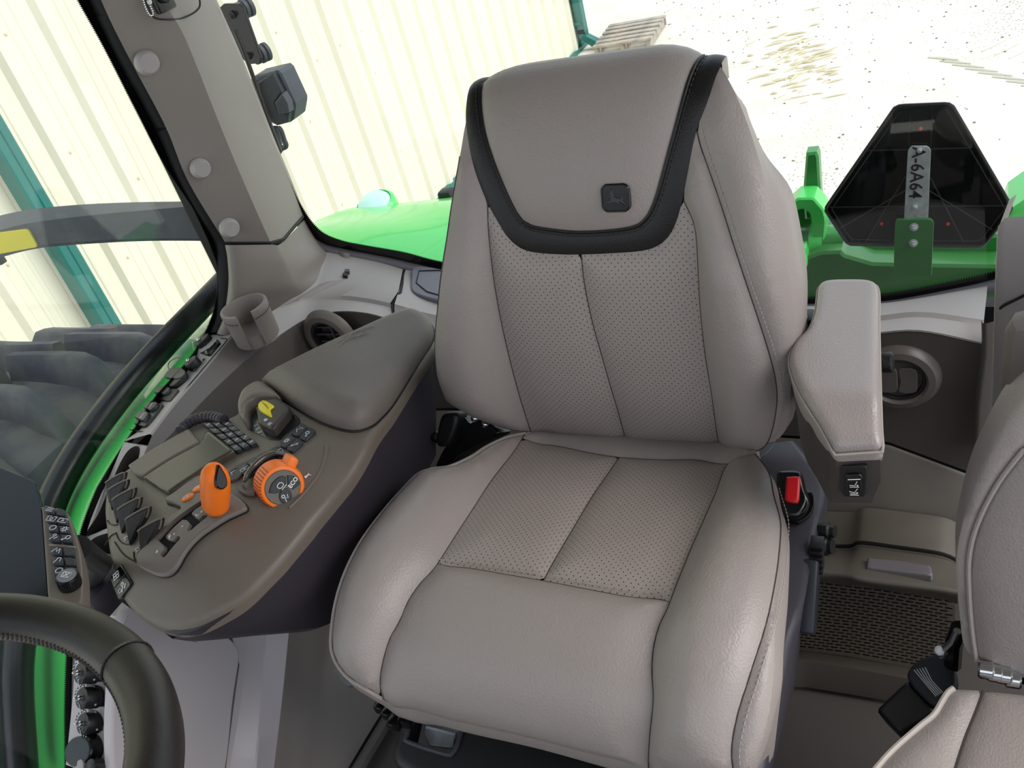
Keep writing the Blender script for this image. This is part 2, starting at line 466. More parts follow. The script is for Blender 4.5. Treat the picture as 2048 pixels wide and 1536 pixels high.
# ------------------------------------------------------------------ materials
M_leather = mat('taupe leather', '988f8b', .42, bump=(420, .22, 'grain'), spec=.5)
M_leather_arm = mat('taupe grained leather', '978e8b', .36, bump=(520, .22, 'grain'), spec=.6)
M_perf = mat('perforated taupe leather', '9f9590', .45, uvdots=(.0086, .115), var=(5, .06))
M_black_leather = mat('black leather', '161415', .42, bump=(520, .12, 'grain'), spec=.45)
M_wheel = mat('dark wheel leather', '1f1a19', .42, bump=(500, .08), spec=.5)
M_seam = mat('seam shadow thread', '3f3734', .8)
M_stitch = mat('pale stitching', 'a39a93', .7)
M_trim = mat('taupe cab trim', '8b837d', .5, bump=(700, .12), spec=.4)
M_trim_dk = mat('dark taupe recess trim', '625c58', .55, bump=(700, .15), spec=.35)
M_pale = mat('pale grey trim', 'a9a3a2', .42, bump=(700, .1), spec=.4)
M_door = mat('lit grey panel', 'c6bfc2', .42, bump=(700, .1))  # lighter copy of the pale trim: daylight on the low panels put into colour
M_seal = mat('black rubber seal', '0b0b0c', .6)
M_frit = mat('black glass frit', '040404', .25)
M_con = mat('olive taupe console', '6d645b', .42, bump=(800, .1), spec=.45)
M_con_lid = mat('console lid', '6f6862', .48, bump=(500, .35), spec=.45, var=(9, .08))
M_con_plate = mat('console plate', '716964', .45, bump=(700, .12))
M_con_dark = mat('dark console side', '353039', .5, bump=(700, .15))
M_black = mat('black plastic', '161618', .42, bump=(600, .1))
M_blackgl = mat('gloss black plastic', '0c0c0e', .2)
M_slate = mat('slate plastic', '3c3a41', .42, bump=(700, .12))
M_key = mat('charcoal key', '2d3035', .4)
M_orange = mat('orange plastic', 'ff7d1e', .4, spec=.45)
M_yellow = mat('yellow plastic', 'e8d81c', .4)
M_white = mat('white print', 'e9eaea', .6)
M_redpr = mat('red print', 'c43020', .6)
M_red = mat('red button', 'd01722', .35)
M_steel = mat('zinc steel', 'c3c7ca', .35, metal=.35, var=(60, .3))
M_chrome = mat('chrome', 'd8dade', .12, metal=1.)
M_signblk = mat('gloss black sign', '09090a', .22)
M_green = mat('green paint', '2f8a3e', .35, var=(14, .15), coat=.3)
M_green_l = mat('bright green paint', '4fd063', .3, coat=.5)
M_green_d = mat('deep green paint', '2c6e2f', .35, coat=.3)
M_rubber = mat('dusty tyre rubber', '53545e', .85, var=(9, .4), col2='7c7a74', bump=(60, .6))
M_mark = mat('matt grey plastic', '4a4e58', .55, var=(30, .2), bump=(200, .2))
M_floor = mat('floor mat', '4c4642', .7, bump=(500, .2))

# ================================================================== cab shell
G_side = glassmat('window glass', (.95, .975, .965))
def strip2(name, a, b, m, parent=None, label=None, n=60, teeth=0.):
    "flat band between two 3D curves; teeth: halftone edge on curve a"
    a = resamp(a, n); b = resamp(b, n)
    if teeth:
        t = np.gradient(a, axis=0); t /= np.linalg.norm(t, axis=1)[:, None]; o = a - b; o /= np.linalg.norm(o, axis=1)[:, None]
        a = a + o * (teeth * (np.arange(n) % 2 * 1.0 - .5))[:, None]
    return mesh(name, np.vstack([a, b]), [[i, i + 1, n + i + 1, n + i] for i in range(n - 1)], m, parent, label, False)
# roof lining, front header and floor
o = MB().box((0, .38, 1.70), (2.0, 2.3, .1), bev=.03).build('ceiling', mat('grey headliner', '6d6965', .8)); struct(o)
# door side and dash wall behind the camera
o = MB().box((.95, .35, .0), (.05, 2.1, .24), bev=.01).build('wall_right', M_trim_dk); struct(o, 'lower door panel on the open side of the cab')
o = MB().box((0, -.72, .30), (1.9, .10, .85), bev=.02).build('wall_front', M_black); struct(o, 'dark dash wall behind the viewer')
for x in (-.86, .93):
    o = MB().box((x, -.70, 1.15), (.07, .09, 1.1), bev=.01).build('trim_16', M_black); struct(o, 'front corner post')
o = MB().box((.93, 1.3, 1.0), (.08, .2, 1.4), bev=.01).build('trim_17', M_trim); struct(o, 'rear corner post on the door side')
o = MB().box((.1, .55, -.06), (1.56, 1.75, .1)).build('floor', M_floor); struct(o)

XW = -.85
fr_side = [(135, -30), (150, 0), (205, 99), (270, 226), (328, 335), (393, 434), (420, 500), (431, 533), (433, 566), (424, 618), (400, 677), (366, 727), (309, 790), (273, 843), (235, 900), (200, 957), (183, 990), (154, 1073), (138, 1180), (129, 1300), (125, 1420), (126, 1545)]
fi_side = [(167, -30), (181, 0), (235, 105), (300, 232), (360, 340), (415, 430), (440, 490), (450, 530), (452, 566), (447, 620), (420, 680), (385, 727), (322, 800), (285, 850), (247, 905), (213, 962), (196, 995), (168, 1073), (153, 1180), (146, 1300), (143, 1420), (145, 1545)]
a = C([(x, y, 'X', XW) for x, y in fr_side], 400); b = C([(x, y, 'X', XW) for x, y in fi_side], 400)
top = np.array([[XW, 1.10, 1.69], [XW, -.35, 1.69], [XW, -.35, -.05], [XW, a[-1, 1], -.05]])
gl = np.vstack([b, top[::-1]])
win1 = MB().prism(gl, (1, 0, 0), .006).build('window_1', G_side, None, 'side window beside the control console with dotted black border', False); struct(win1)
b2 = b + np.array([.004, 0, 0]); a2 = a + np.array([.004, 0, 0])
strip2('dotted_border', a2, b2, M_frit, win1, n=1000, teeth=.0045)
sl_ = C([(x, y, 'X', XW + .03) for x, y in [(200, -5), (253, 106), (331, 253), (376, 355), (425, 440), (450, 485), (455, 520), (457, 570), (452, 630), (440, 665)]], 120)
si = C([(x, y, 'X', XW + .006) for x, y in [(176, -5), (229, 100), (294, 225), (354, 332), (410, 430), (436, 490), (446, 530), (448, 566), (445, 612), (424, 672)]], 120)
loft('rubber_seal', [si, (si + sl_) / 2 + np.array([.012, 0, .0]), sl_, sl_ + np.array([-.03, .0, 0])], M_seal, win1, n=120)

# rear window
YW = 1.4
fr_r = [(470, 120), (520, 230), (560, 314), (595, 390), (607, 412), (625, 440), (650, 464), (687, 479), (731, 488), (810, 502), (880, 520), (1050, 553), (1250, 582), (1400, 590), (1500, 592), (1586, 590), (1630, 591), (1767, 584), (1917, 557), (1990, 540), (2080, 518)]
fi_r = [(455, 125), (507, 235), (548, 320), (583, 398), (600, 432), (619, 462), (648, 485), (693, 497), (735, 505), (781, 514), (875, 535), (1050, 570), (1250, 600), (1400, 608), (1500, 609), (1586, 605), (1635, 605), (1767, 600), (1917, 573), (1990, 556), (2080, 535)]
a = C([(x, y, 'Y', YW) for x, y in fr_r], 420); b = C([(x, y, 'Y', YW) for x, y in fi_r], 420)
gl = np.vstack([b, [[.9, YW, .62], [.9, YW, 1.69], [-.9, YW, 1.69], [-.9, YW, 1.0]]])
win2 = MB().prism(gl, (0, -1, 0), .006).build('window_2', G_side, None, 'rear window behind the seats with dotted black border', False); struct(win2)
off = np.array([0, -.004, 0])
strip2('dotted_border', a + off, b + off, M_frit, win2, n=900, teeth=.0045)
c3 = b + np.array([0, -.02, -.012])
loft('rubber_seal', [b + off, b + np.array([0, -.014, -.002]), c3, c3 + np.array([0, .01, -.01])], mat('grey seal lip', '77757e', .5), win2, n=420)

# ---- pillar between the two windows
pu_l = C([(x, y, 'X', -.795) for x, y in [(140, -160), (202, 0), (253, 106), (331, 253), (376, 362), (451, 486)]], 40)
pu_a = C([(x, y, 'X', -.782) for x, y in [(172, -160), (233, 0), (280, 106), (358, 253), (402, 362), (466, 486)]], 40)
pu_b = C([(x, y, 'X', -.742) for x, y in [(264, -160), (328, 0), (372, 80), (440, 250), (490, 370), (541, 485)]], 40)
pu_c = C([(x, y, 'X', -.752) for x, y in [(294, -160), (359, 0), (392, 80), (460, 250), (510, 370), (566, 478)]], 40)
pu_d = C([(x, y, 'X', -.83) for x, y in [(362, -160), (428, 0), (479, 116), (541, 273), (578, 362), (606, 432)]], 40)
pu_e = C([(x, y, 'X', -.85) for x, y in [(369, -160), (434, 0), (485, 116), (547, 273), (584, 362), (611, 434)]], 40)
cut = lambda c: c
pill = loft('trim_1', [behind(pu_l, .05), pu_l, pu_a, pu_b, pu_c, pu_d, pu_e], M_trim, None, 'upper rear pillar cover with three round plugs', n=40, sharp=25)
struct(pill)
# body of the pillar behind the trim, up to the roof
o = MB().box((-.868, 1.25, .95), (.02, .20, 1.5)).build('trim_6', M_seal, None, 'black pillar core behind its cover'); struct(o)
# plugs
SP = Surf(lambda q: np.stack([-.742 + (q[:, 0] - 1.19) * .50, q[:, 0], q[:, 1]], 1), (1.14, .9))
if SP.N([(1.14, .9)])[0][0] < 0: SP.flip = -1
for px, py, r in [(294, 126, .0185), (401, 337, .0165), (459, 456, .017)]:
    q = onS(SP, px, py)
    MB().lathe([(r * 1.08, -.004), (r * 1.08, .002), (r, .0055), (r * .86, .0105), (r * .80, .0115), (.001, .0115)], q, (1, -.5, 0), 20).build('plug_cap', M_pale, pill)
# slot pairs on the rear face of the pillar
SQ = Surf(lambda q: np.stack([-.752 - (q[:, 0] - 1.19) * .42, q[:, 0], q[:, 1]], 1), (1.25, .9))
if SQ.N([(1.2, .9)])[0][0] < 0: SQ.flip = -1
for px, py in [(422, 84), (438, 74), (541, 361), (555, 350)]:
    P, x, N, _ = frame_at(SQ, (px, py), (px + 8, py - 5)); y = np.cross(N, x)
    MB().prism([P + x * a_ * .0048 + y * b_ * .0058 + N * .0016 for a_, b_ in ((-1, -1), (1, -1), (1, 1), (-1, 1))], N, .004).build('slot', M_black if px in (422, 541) else M_trim_dk, pill)
# hatch outline and connector at the top of the pillar
strk = [A(x, y, 'X', -.747) + np.array([.006, 0, 0]) for x, y in [(277, -14), (289, 12), (300, 33), (312, 39), (336, 40)]] + [A(x, y, 'X', -.752) + np.array([.004, -.004, 0]) for x, y in [(362, 36), (385, 26), (398, 14), (399, 0), (395, -14)]]
MB().tube(smooth(strk, 50), .0016, 6).build('hatch_seam', M_seal, pill)

# ---- lower pillar cover and rear shelf
ll = C([(451, 490, 'X', -.795), (456, 520, 'X', -.795), (458, 570, 'X', -.80), (450, 630, 'X', -.81), (436, 668, 'X', -.82)], 40)
la = C([(466, 490, 'X', -.755), (472, 530, 'X', -.76), (478, 580, 'X', -.77), (480, 620, 'X', -.785), (474, 668, 'X', -.795)], 40)
lb = C([(541, 489, 'X', -.742), (556, 525, 'X', -.742), (572, 570, 'X', -.75), (576, 595, 'X', -.765), (560, 622, 'X', -.785)], 40)
lc = C([(563, 486, 'X', -.752), (580, 520, 'X', -.752), (602, 560, 'X', -.755), (614, 578, 'X', -.757), (604, 600, 'X', -.765)], 40)
ld = C([(608, 440, 'X', -.835), (620, 470, 'X', -.82), (640, 505, 'X', -.79), (662, 525, 'Z', .545), (690, 545, 'Z', .535)], 40)
le = C([(612, 438, 'X', -.85), (626, 466, 'X', -.845), (648, 493, 'X', -.84), (680, 502, 'Y', 1.385), (700, 508, 'Y', 1.385)], 40)
lower = loft('trim_2', [behind(ll, .05), ll, la, lb, lc, ld, le], M_trim, None, 'lower pillar cover flowing onto the shelf', n=40, smooth_across=True, sub=4); struct(lower)
pp = np.array([pu_l[-1], pu_a[-1], pu_b[-1], pu_c[-1], pu_d[-1]]) + np.array([.001, -.001, 0]); MB().tube(pp, .0027, 8).build('trim_7', M_seal); struct(bpy.data.objects['trim_7'], 'dark joint between the pillar covers'); loft('joint_backing', [behind(pp, .004) + np.array([0, 0, .005]), behind(pp, .004) - np.array([0, 0, .005])], M_seal, bpy.data.objects['trim_7'], n=len(pp))
# left shelf: ridge curve and rear curve
sh_b = C([(640, 500, 'Y', 1.385), (700, 512, 'Y', 1.385), (760, 524, 'Y', 1.385), (806, 537, 'Y', 1.385)], 40)
sh_m = C([(604, 575, 'Z', .56), (680, 560, 'Z', .545), (740, 570, 'Z', .53), (797, 582, 'Z', .525)], 40)
sh_f = C([(520, 640, 'X', -.79), (545, 622, 'X', -.775), (587, 603, 'Z', .552), (628, 593, 'Z', .54), (678, 591, 'Z', .53), (730, 596, 'Z', .525), (781, 606, 'Z', .52)], 40)
R1c = C([(500, 713, 'X', -.775), (529, 693, 'X', -.75), (605, 643, 'Y', 1.17), (649, 628, 'Y', 1.19), (693, 624, 'Y', 1.195), (740, 629, 'Y', 1.195), (786, 642, 'Y', 1.195)], 40)
shelf = loft('trim_3', [sh_b + np.array([0, 0, -.02]), sh_b, sh_m, sh_f, sh_f + np.array([.002, -.006, -.006]), R1c, R1c + np.array([0, .03, -.01])], M_pale, None, 'pale left section of the rear shelf with paired slots', n=40, sharp=30); struct(shelf)
SS = Surf(lambda q: np.stack([q[:, 0], q[:, 1], .545 - (q[:, 0] + .72) * .10], 1), (-.7, 1.3))
if SS.N([(-.7, 1.3)])[0][2] < 0: SS.flip = -1
for px, py, m_ in [(691, 553, M_black), (695, 545, M_trim_dk)]:
    plate('slot', SS, [(px - 4, py - 2), (px + 5, py - 3), (px + 4, py + 3), (px - 5, py + 3)], m_, shelf, lift=.006, bev=.0005, sm=False, n=12)
# joint between shelf sections, then the middle section behind the seats
jm = np.array([sh_b[-1], sh_m[-1], sh_f[-1], R1c[-1]]) + np.array([.003, 0, -.004])
mid_b = C([(812, 538, 'Y', 1.385), (880, 550, 'Y', 1.385), (1100, 585, 'Y', 1.385), (1400, 615, 'Y', 1.385), (1600, 612, 'Y', 1.385), (1768, 606, 'Y', 1.385), (1975, 572, 'Y', 1.385)], 60)
mid_f = C([(789, 608, 'Y', 1.23), (880, 632, 'Y', 1.23), (1100, 670, 'Y', 1.23), (1400, 690, 'Y', 1.23), (1600, 655, 'Y', 1.23), (1768, 630, 'Y', 1.23), (1850, 624, 'Y', 1.23), (1968, 640, 'Y', 1.23)], 60)
mid_r = C([(791, 650, 'Y', 1.195), (880, 672, 'Y', 1.195), (1100, 700, 'Y', 1.195), (1400, 720, 'Y', 1.195), (1600, 690, 'Y', 1.195), (1768, 666, 'Y', 1.195), (1850, 664, 'Y', 1.195), (1964, 688, 'Y', 1.195)], 60)
mid = loft('trim_4', [mid_b + np.array([0, 0, -.03]), mid_b, mid_f, mid_f + np.array([0, -.005, -.006]), mid_r, mid_r + np.array([0, .03, -.01])], M_pale, None, 'pale rear shelf section running behind both seats', n=60, sharp=30); struct(mid)
MB().tube(jm, .003, 6).build('joint', M_seal, shelf)
loft('joint_backing', [jm + np.array([-.02, 0, -.008]), jm + np.array([.02, 0, -.008])], M_seal, shelf, n=len(jm))
SM = Surf(lambda q: np.stack([q[:, 0], q[:, 1], .508 - (q[:, 0] + .55) * .12 + 0 * q[:, 1]], 1), (-.5, 1.3))
if SM.N([(-.5, 1.3)])[0][2] < 0: SM.flip = -1
plate('shelf_lid', SM, [(832, 538), (900, 548), (1000, 570), (980, 640), (900, 612), (850, 600), (826, 588), (824, 565)], mat('blue grey lid', '6d6c78', .4), mid, lift=.008, bev=.003, n=60)
strokes(SM, [[(920, 552), (845, 545), (836, 552), (834, 575), (846, 588), (880, 598), (930, 612)]], .0012, M_seal, mid, 'lid_joint', .009)

# ---- rear recess wall, vents
def recess(name, top, z, m, label, n=60, sharp=30):
    top = top.copy(); bot = top.copy(); bot[:, 2] = z; bot[:, 1] += .01
    o = loft(name, [top, bot], m, None, label, n=n, sharp=sharp); struct(o); return o
lg_d = C([(529, 693, 'X', -.75), (505, 712, 'X', -.752), (482, 731, 'X', -.755), (435, 775, 'X', -.755), (400, 810, 'X', -.75), (310, 905, 'X', -.745), (270, 950, 'X', -.74)], 40)
topw = np.vstack([lg_d[::-1], R1c[8:], mid_r]) + np.array([0, .001, .0015])
topw = resamp(topw, 120)
zb = .285
b0 = topw.copy(); b0[:, 2] = zb; b0[:, 1] += np.clip((b0[:, 0] + .7) * .1, 0, .02); b0[:, 2] = np.where(b0[:, 0] > .0, .262 - .45 * np.maximum(b0[:, 0] - .315, 0), zb)
b1 = b0.copy(); b1[:, 2] -= .01; b1[:, 1] -= .006
b2_ = b0.copy(); b2_[:, 2] = .05; b2_[:, 1] = np.minimum(b2_[:, 1], 1.19) - .02
wr = loft('wall_rear', [topw, b0], M_trim_dk, None, 'dark recessed wall behind the seats', n=120); struct(wr)
wr2 = loft('trim_8', [b1 + np.array([0, .006, .004]), b1, b2_], mat('olive lower trim', '6f6962', .55, bump=(700, .15)), None, 'olive lower wall panel behind the seats', n=120); struct(wr2)
def vent(px, py, Y, r, louv, label):
    c = A(px, py, 'Y', Y)
    t = thing('air_vent', label, 'air vent', c)
    mb = MB(); mb.lathe([(r * 1.75, .004), (r * 1.7, -.004), (r * 1.5, -.012), (r * 1.22, -.014), (r * 1.12, -.010), (r * 1.1, .012)], c, (0, 1, -.0), 40, False); mb.build('outer_ring', mat('closed vent ring', '6a6360', .35) if not louv else mat('vent ring', '7a736d', .45), t)
    mb = MB(); mb.lathe([(r * 1.09, .012), (r * 1.09, -.008), (r * .98, -.009), (r * .94, .002), (r * .94, .03)], c, (0, 1, 0), 40, False); mb.build('bezel', M_slate, t)
    if louv:
        MB().lathe([(r * .95, .03), (.001, .03)], c, (0, 1, 0), 30, False).build('duct', M_blackgl, t)
        for k in (-.5, 0., .5):
            h = math.sqrt(1 - k * k) * r * .92
            MB().box(c + np.array([0, .008, k * r]), (h * 2, .018, .0035), np.array([[1, 0, 0], [0, .9, -.4], [0, .4, .9]]), .001).build('slat', mat('grey slat', '5f6066', .35), t)
        MB().box(c + np.array([.012, .004, 0]), (.004, .014, r * 1.7), None, .001).build('slat', mat('grey slat', '', .35), t)
    else:
        MB().lathe([(r * .95, -.004), (r * .5, -.008), (.001, -.009)], c, (0, 1, 0), 40, False).build('shutter_disc', M_trim_dk, t)
        for sx in (-.78, .02):
            P = [c + np.array([x * r, -.0105, z * r]) for x, z in [(sx, -.62), (sx + .66, -.62), (sx + .74, 0), (sx + .66, .62), (sx, .62), (sx + .06, 0)]]
            mb = MB(); mb.prism(smooth(P, 36, True), (0, -1, 0), .004, .0012); mb.build('shutter', mat('vent shutter', '6d6866', .4), t)
    return t
vent(660, 672, 1.168, .0335, True, 'round open air vent with grey slats behind the console lid')
vent(1798, 754, 1.198, .0345, False, 'round closed air vent in the dark rear wall by the armrest')
# dark vertical panel edge at the right end of the rear wall, and the cover beside the rear window
e0 = C([(1972, 640, 'Y', 1.19), (1972, 700, 'Y', 1.19), (1960, 800, 'Y', 1.19), (1954, 915, 'Y', 1.19)], 20)
loft('trim_9', [e0 + np.array([-.006, 0, 0]), e0 + np.array([-.004, -.008, 0]), e0 + np.array([.002, -.008, 0]), e0 + np.array([.03, .01, 0])], M_trim_dk, None, 'dark edge strip at the end of the rear wall', n=20); struct(bpy.data.objects['trim_9'])
g0 = C([(2016, 436, 'Y', 1.06), (1999, 452, 'Y', 1.06), (1994, 520, 'Y', 1.06), (1989, 620, 'Y', 1.06), (1984, 760, 'Y', 1.06), (1978, 880, 'Y', 1.06), (1976, 1000, 'Y', 1.06)], 40)
g1 = C([(2026, 434, 'Y', 1.03), (2014, 452, 'Y', 1.03), (2010, 520, 'Y', 1.03), (2006, 620, 'Y', 1.03), (2002, 760, 'Y', 1.03), (1998, 880, 'Y', 1.03), (1996, 1000, 'Y', 1.03)], 40)
g2 = g1 + np.array([.10, -.02, .012]); g3 = g2 + np.array([.12, .0, .0])
o = loft('trim_5', [g0 + np.array([.01, .06, 0]), g0, (g0 + g1) / 2 + np.array([-.002, -.005, 0]), g1, g2, g3], M_pale, None, 'pale rounded cover at the right end of the rear window', n=40, smooth_across=True, sub=4); struct(o)
jj = C([(1990, 628, 'Y', 1.055), (2006, 612, 'Y', 1.025), (2030, 600, 'Y', 1.02), (2060, 585, 'Y', 1.01)], 14)
MB().tube(jj, .0018, 6).build('joint', M_seal, o)

# ---- left side trim: connector ledge, slope, pockets
lg_o = C([(433, 664, 'X', -.845), (402, 684, 'X', -.845), (385, 730, 'X', -.845), (322, 803, 'X', -.845), (285, 853, 'X', -.845), (249, 882, 'X', -.845)], 40)
lg_i = C([(474, 664, 'X', -.792), (455, 678, 'X', -.79), (420, 722, 'X', -.785), (380, 768, 'X', -.78), (340, 815, 'X', -.775), (300, 868, 'X', -.77)], 40)
ledge_l = loft('trim_19', [lg_o + np.array([-.004, 0, -.02]), lg_o, lg_i, lg_i + np.array([.003, 0, -.003])], M_pale, None, 'pale window ledge carrying the sockets', n=40, sharp=25); struct(ledge_l)  # same plastic as the slope below; light from the window put into its colour
side = loft('wall_left', [lg_i + np.array([.003, 0, -.003]), lg_d], mat('shaded taupe slope', '756e6c', .5, bump=(700, .12)), None, 'sloping taupe side wall under the side window', n=40, sharp=25); struct(side)  # ledge plastic again, coloured darker to stand for the slope's shade
po = C([(249, 884, 'X', -.845), (215, 962, 'X', -.845), (196, 1000, 'X', -.845), (170, 1073, 'X', -.845), (155, 1180, 'X', -.845), (146, 1300, 'X', -.845), (143, 1420, 'X', -.845), (146, 1560, 'X', -.845)], 60)
pi_ = C([(312, 896, 'X', -.76), (290, 960, 'X', -.75), (270, 1020, 'X', -.74), (250, 1090, 'X', -.735), (235, 1190, 'X', -.73), (216, 1300, 'X', -.73), (215, 1420, 'X', -.73), (222, 1560, 'X', -.73)], 60)
pd = C([(330, 900, 'X', -.70), (320, 960, 'X', -.69), (310, 1020, 'X', -.68), (300, 1090, 'X', -.67), (290, 1190, 'X', -.66), (270, 1300, 'X', -.66), (255, 1420, 'X', -.66), (250, 1560, 'X', -.66)], 60)
tr10 = loft('trim_10', [x_[22:] for x_ in (po + np.array([-.004, 0, -.02]), po, pi_, pd)], M_pale, None, 'pale lower sill trim under the side window', n=38, sharp=30); struct(tr10)
SK = Surf(lambda q: np.stack([q[:, 0], q[:, 1], .50 + (q[:, 1] - .73) * .42 + (q[:, 0] + .80) * .1], 1), (-.8, .7))
if SK.N([(-.8, .7)])[0][2] < 0: SK.flip = -1
# fit the pocket plane to the sill
A_ = np.c_[np.vstack([po[:26], pi_[:26]])[:, :2], np.ones(52)]; co_, *_r = np.linalg.lstsq(A_, np.vstack([po[:26], pi_[:26]])[:, 2], rcond=None)
SK = Surf(lambda q: np.stack([q[:, 0], q[:, 1], q[:, 0] * co_[0] + q[:, 1] * co_[1] + co_[2]], 1), (-.8, .7))
if SK.N([(-.8, .7)])[0][2] < 0: SK.flip = -1
pk = [outS(SK, [(281, 896), (264, 898), (246, 922), (222, 975), (200, 1028), (178, 1062), (174, 1074), (186, 1070), (205, 1062), (235, 1045), (258, 1000), (276, 930)], 70), outS(SK, [(174, 1098), (190, 1078), (215, 1068), (238, 1064), (246, 1072), (240, 1100), (226, 1126), (200, 1136), (174, 1146), (168, 1126)], 70)]
sill_o = np.vstack([smooth(SK.uv([(249, 884), (215, 962), (196, 1000), (170, 1073), (160, 1130), (154, 1180)]), 40), smooth(SK.uv([(270, 1180), (285, 1090), (310, 1020), (330, 960), (345, 898)]), 40)])
sill = panel('trim_15', SK, sill_o, M_pale, None, 'pale sill trim with two storage pockets beside the console', h=.012, bev=.003, lift=.002, skirt=.03, holes=pk, seg=.006); struct(sill)
for H, l_ in zip(pk, ('deep dark pocket', 'lower rounded pocket')):
    P = SK.P(H); N = SK.N(H); c = P.mean(0); mb = MB()
    mb.rings([P + N * .003, P - N * .002 + (c - P) * .02, P - N * .02 + (c - P) * .06, P - N * .06 + (c - P) * .15], True, False); mb.F.append([3 * len(P) + i for i in range(len(P))])
    mb.build('storage_pocket', mat('pocket lining', '3a3532', .6), sill, l_)
# ---- lower left: cupboard door and curved foot panel
XD = -.66
c0 = C([(250, 1236, 'X', XD), (240, 1400, 'X', XD), (225, 1560, 'X', XD)], 30)
c1 = C([(500, 1240, 'X', XD), (482, 1400, 'X', XD), (455, 1560, 'X', XD)], 30)
c2_ = C([(531, 1240, 'X', XD), (521, 1400, 'X', XD + .01), (506, 1560, 'X', XD + .03)], 30)
c3_ = C([(580, 1240, 'X', XD + .02), (564, 1400, 'X', XD + .05), (545, 1560, 'X', XD + .09)], 30)
c4_ = C([(640, 1220, 'Z', .13), (615, 1400, 'Z', .075), (580, 1560, 'Z', .065)], 30)
c5_ = C([(700, 1200, 'Z', .085), (670, 1400, 'Z', .045), (625, 1560, 'Z', .04)], 30)
c6_ = C([(860, 1280, 'Z', .02), (764, 1424, 'Z', .01), (682, 1560, 'Z', .01)], 30)
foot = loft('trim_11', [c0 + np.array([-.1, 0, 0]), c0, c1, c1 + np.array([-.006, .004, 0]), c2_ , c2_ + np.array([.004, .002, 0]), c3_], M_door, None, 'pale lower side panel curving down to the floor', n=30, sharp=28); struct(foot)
foot2 = loft('trim_18', [c3_, c4_, c5_, c6_], mat('taupe foot panel', '7a726d', .5, bump=(700, .12)), None, 'taupe wheel arch panel running down to the floor by the seat', n=30, smooth_across=True, sub=5); struct(foot2)
SD = Surf(lambda q: np.stack([0 * q[:, 0] + XD + .001, q[:, 0], q[:, 1]], 1), (.5, .2))
if SD.N([(.5, .2)])[0][0] < 0: SD.flip = -1
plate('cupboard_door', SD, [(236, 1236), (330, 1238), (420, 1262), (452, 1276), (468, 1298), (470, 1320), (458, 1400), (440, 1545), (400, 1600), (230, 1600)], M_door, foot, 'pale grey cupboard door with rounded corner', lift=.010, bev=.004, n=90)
strokes(SD, [[(415, 1254), (455, 1268), (474, 1292), (477, 1316), (465, 1400), (446, 1550)]], .003, M_trim_dk, foot, 'door_joint', .001)
# floor strip beside the seat
k = C([(772, 1424, 'Z', .012), (690, 1560, 'Z', .012)], 10); MB().tube(k + np.array([.012, 0, .0]), .011, 8).build('trim_12', M_trim_dk); struct(bpy.data.objects['trim_12'], 'dark floor strip beside the seat base')
# backing so that no daylight leaks in below the windows
wl_ = np.vstack([R1c[8:20][::-1] * 0 + 0, ]) if False else np.vstack([[[-.86, 1.38, .5]], [[-.86, 1.12, .53]], behind(lg_o, .012)[3:], behind(po, .012)[2:], [[-.86, .0, .0]]])
wl2 = wl_.copy(); wl2[:, 2] = -.12; wl2[:, 0] = -.86; wl_[:, 2] -= .015
o = loft('wall_left_outer', [resamp(wl_, 80), resamp(wl2, 80)], M_seal, None, 'outer skin of the left cab wall', n=80); struct(o)
o = MB().box((0, 1.405, .16), (1.75, .03, .5)).build('wall_rear_outer', M_seal); struct(o, 'outer skin of the rear cab wall')

# ---- floor area to the right: ledge, slotted grille, floor hatch
SG0 = A(1640, 1165, 'Y', 1.02); 
gt = C([(1560, 1150, 'Y', 1.0), (1640, 1162, 'Y', 1.0), (1760, 1176, 'Y', 1.0), (1910, 1200, 'Y', 1.0)], 30, False)
gb = C([(1540, 1300, 'Y', .975), (1600, 1300, 'Y', .975), (1700, 1312, 'Y', .975), (1910, 1350, 'Y', .975)], 30, False)
gn = _n(np.cross(gt[-1] - gt[0], gb[0] - gt[0])); gn = gn if gn[1] < 0 else -gn
grl = thing('floor_grille', 'brown slotted air grille low on the wall between the seats', 'grille', gb.mean(0))
loft('grille_panel', [gt, gb], mat('brown grille', '82766a', .6), grl, n=30)
mb = MB()
tt = np.linspace(0, 1, 30)
for i in range(22):
    v = (i + .6) / 23
    row = gt * (1 - v) + gb * v; L = np.linalg.norm(np.diff(row, axis=0), axis=1).sum(); R_ = resamp(row, int(L / .0135) * 4 + (i % 2) * 0 + 1)
    sh = 2 if i % 2 else 0
    for j in range(sh, len(R_) - 3, 4):
        p, q = R_[j], R_[j + 3]; u = np.array([0, .1, .99]) * .0012
        mb.add([p - u + gn * .0008, q - u + gn * .0008, q + u + gn * .0008, p + u + gn * .0008], [[0, 1, 2, 3]])
o = mb.build('grille_slot', M_frit, grl, None, False); o['kind'] = 'stuff'
# moulded ledge over the grille
M_ledge = mat('olive ledge', '6c665d', .45, bump=(700, .12))
kb = C([(1540, 1085, 'Y', 1.1), (1640, 1097, 'Y', 1.1), (1700, 1099, 'Y', 1.1), (1720, 1092, 'Y', 1.1), (1800, 1102, 'Y', 1.1), (1880, 1114, 'Y', 1.1), (1915, 1128, 'Y', 1.1)], 40)
kt = C([(1540, 1112, 'Y', 1.04), (1640, 1118, 'Y', 1.04), (1690, 1122, 'Y', 1.04), (1718, 1125, 'Y', 1.03), (1800, 1135, 'Y', 1.03), (1880, 1150, 'Y', 1.03), (1915, 1158, 'Y', 1.03)], 40)
kf = C([(1540, 1140, 'Y', 1.0), (1640, 1146, 'Y', 1.0), (1690, 1150, 'Y', .995), (1720, 1158, 'Y', .985), (1800, 1168, 'Y', .985), (1880, 1178, 'Y', .985), (1915, 1184, 'Y', .985)], 40)
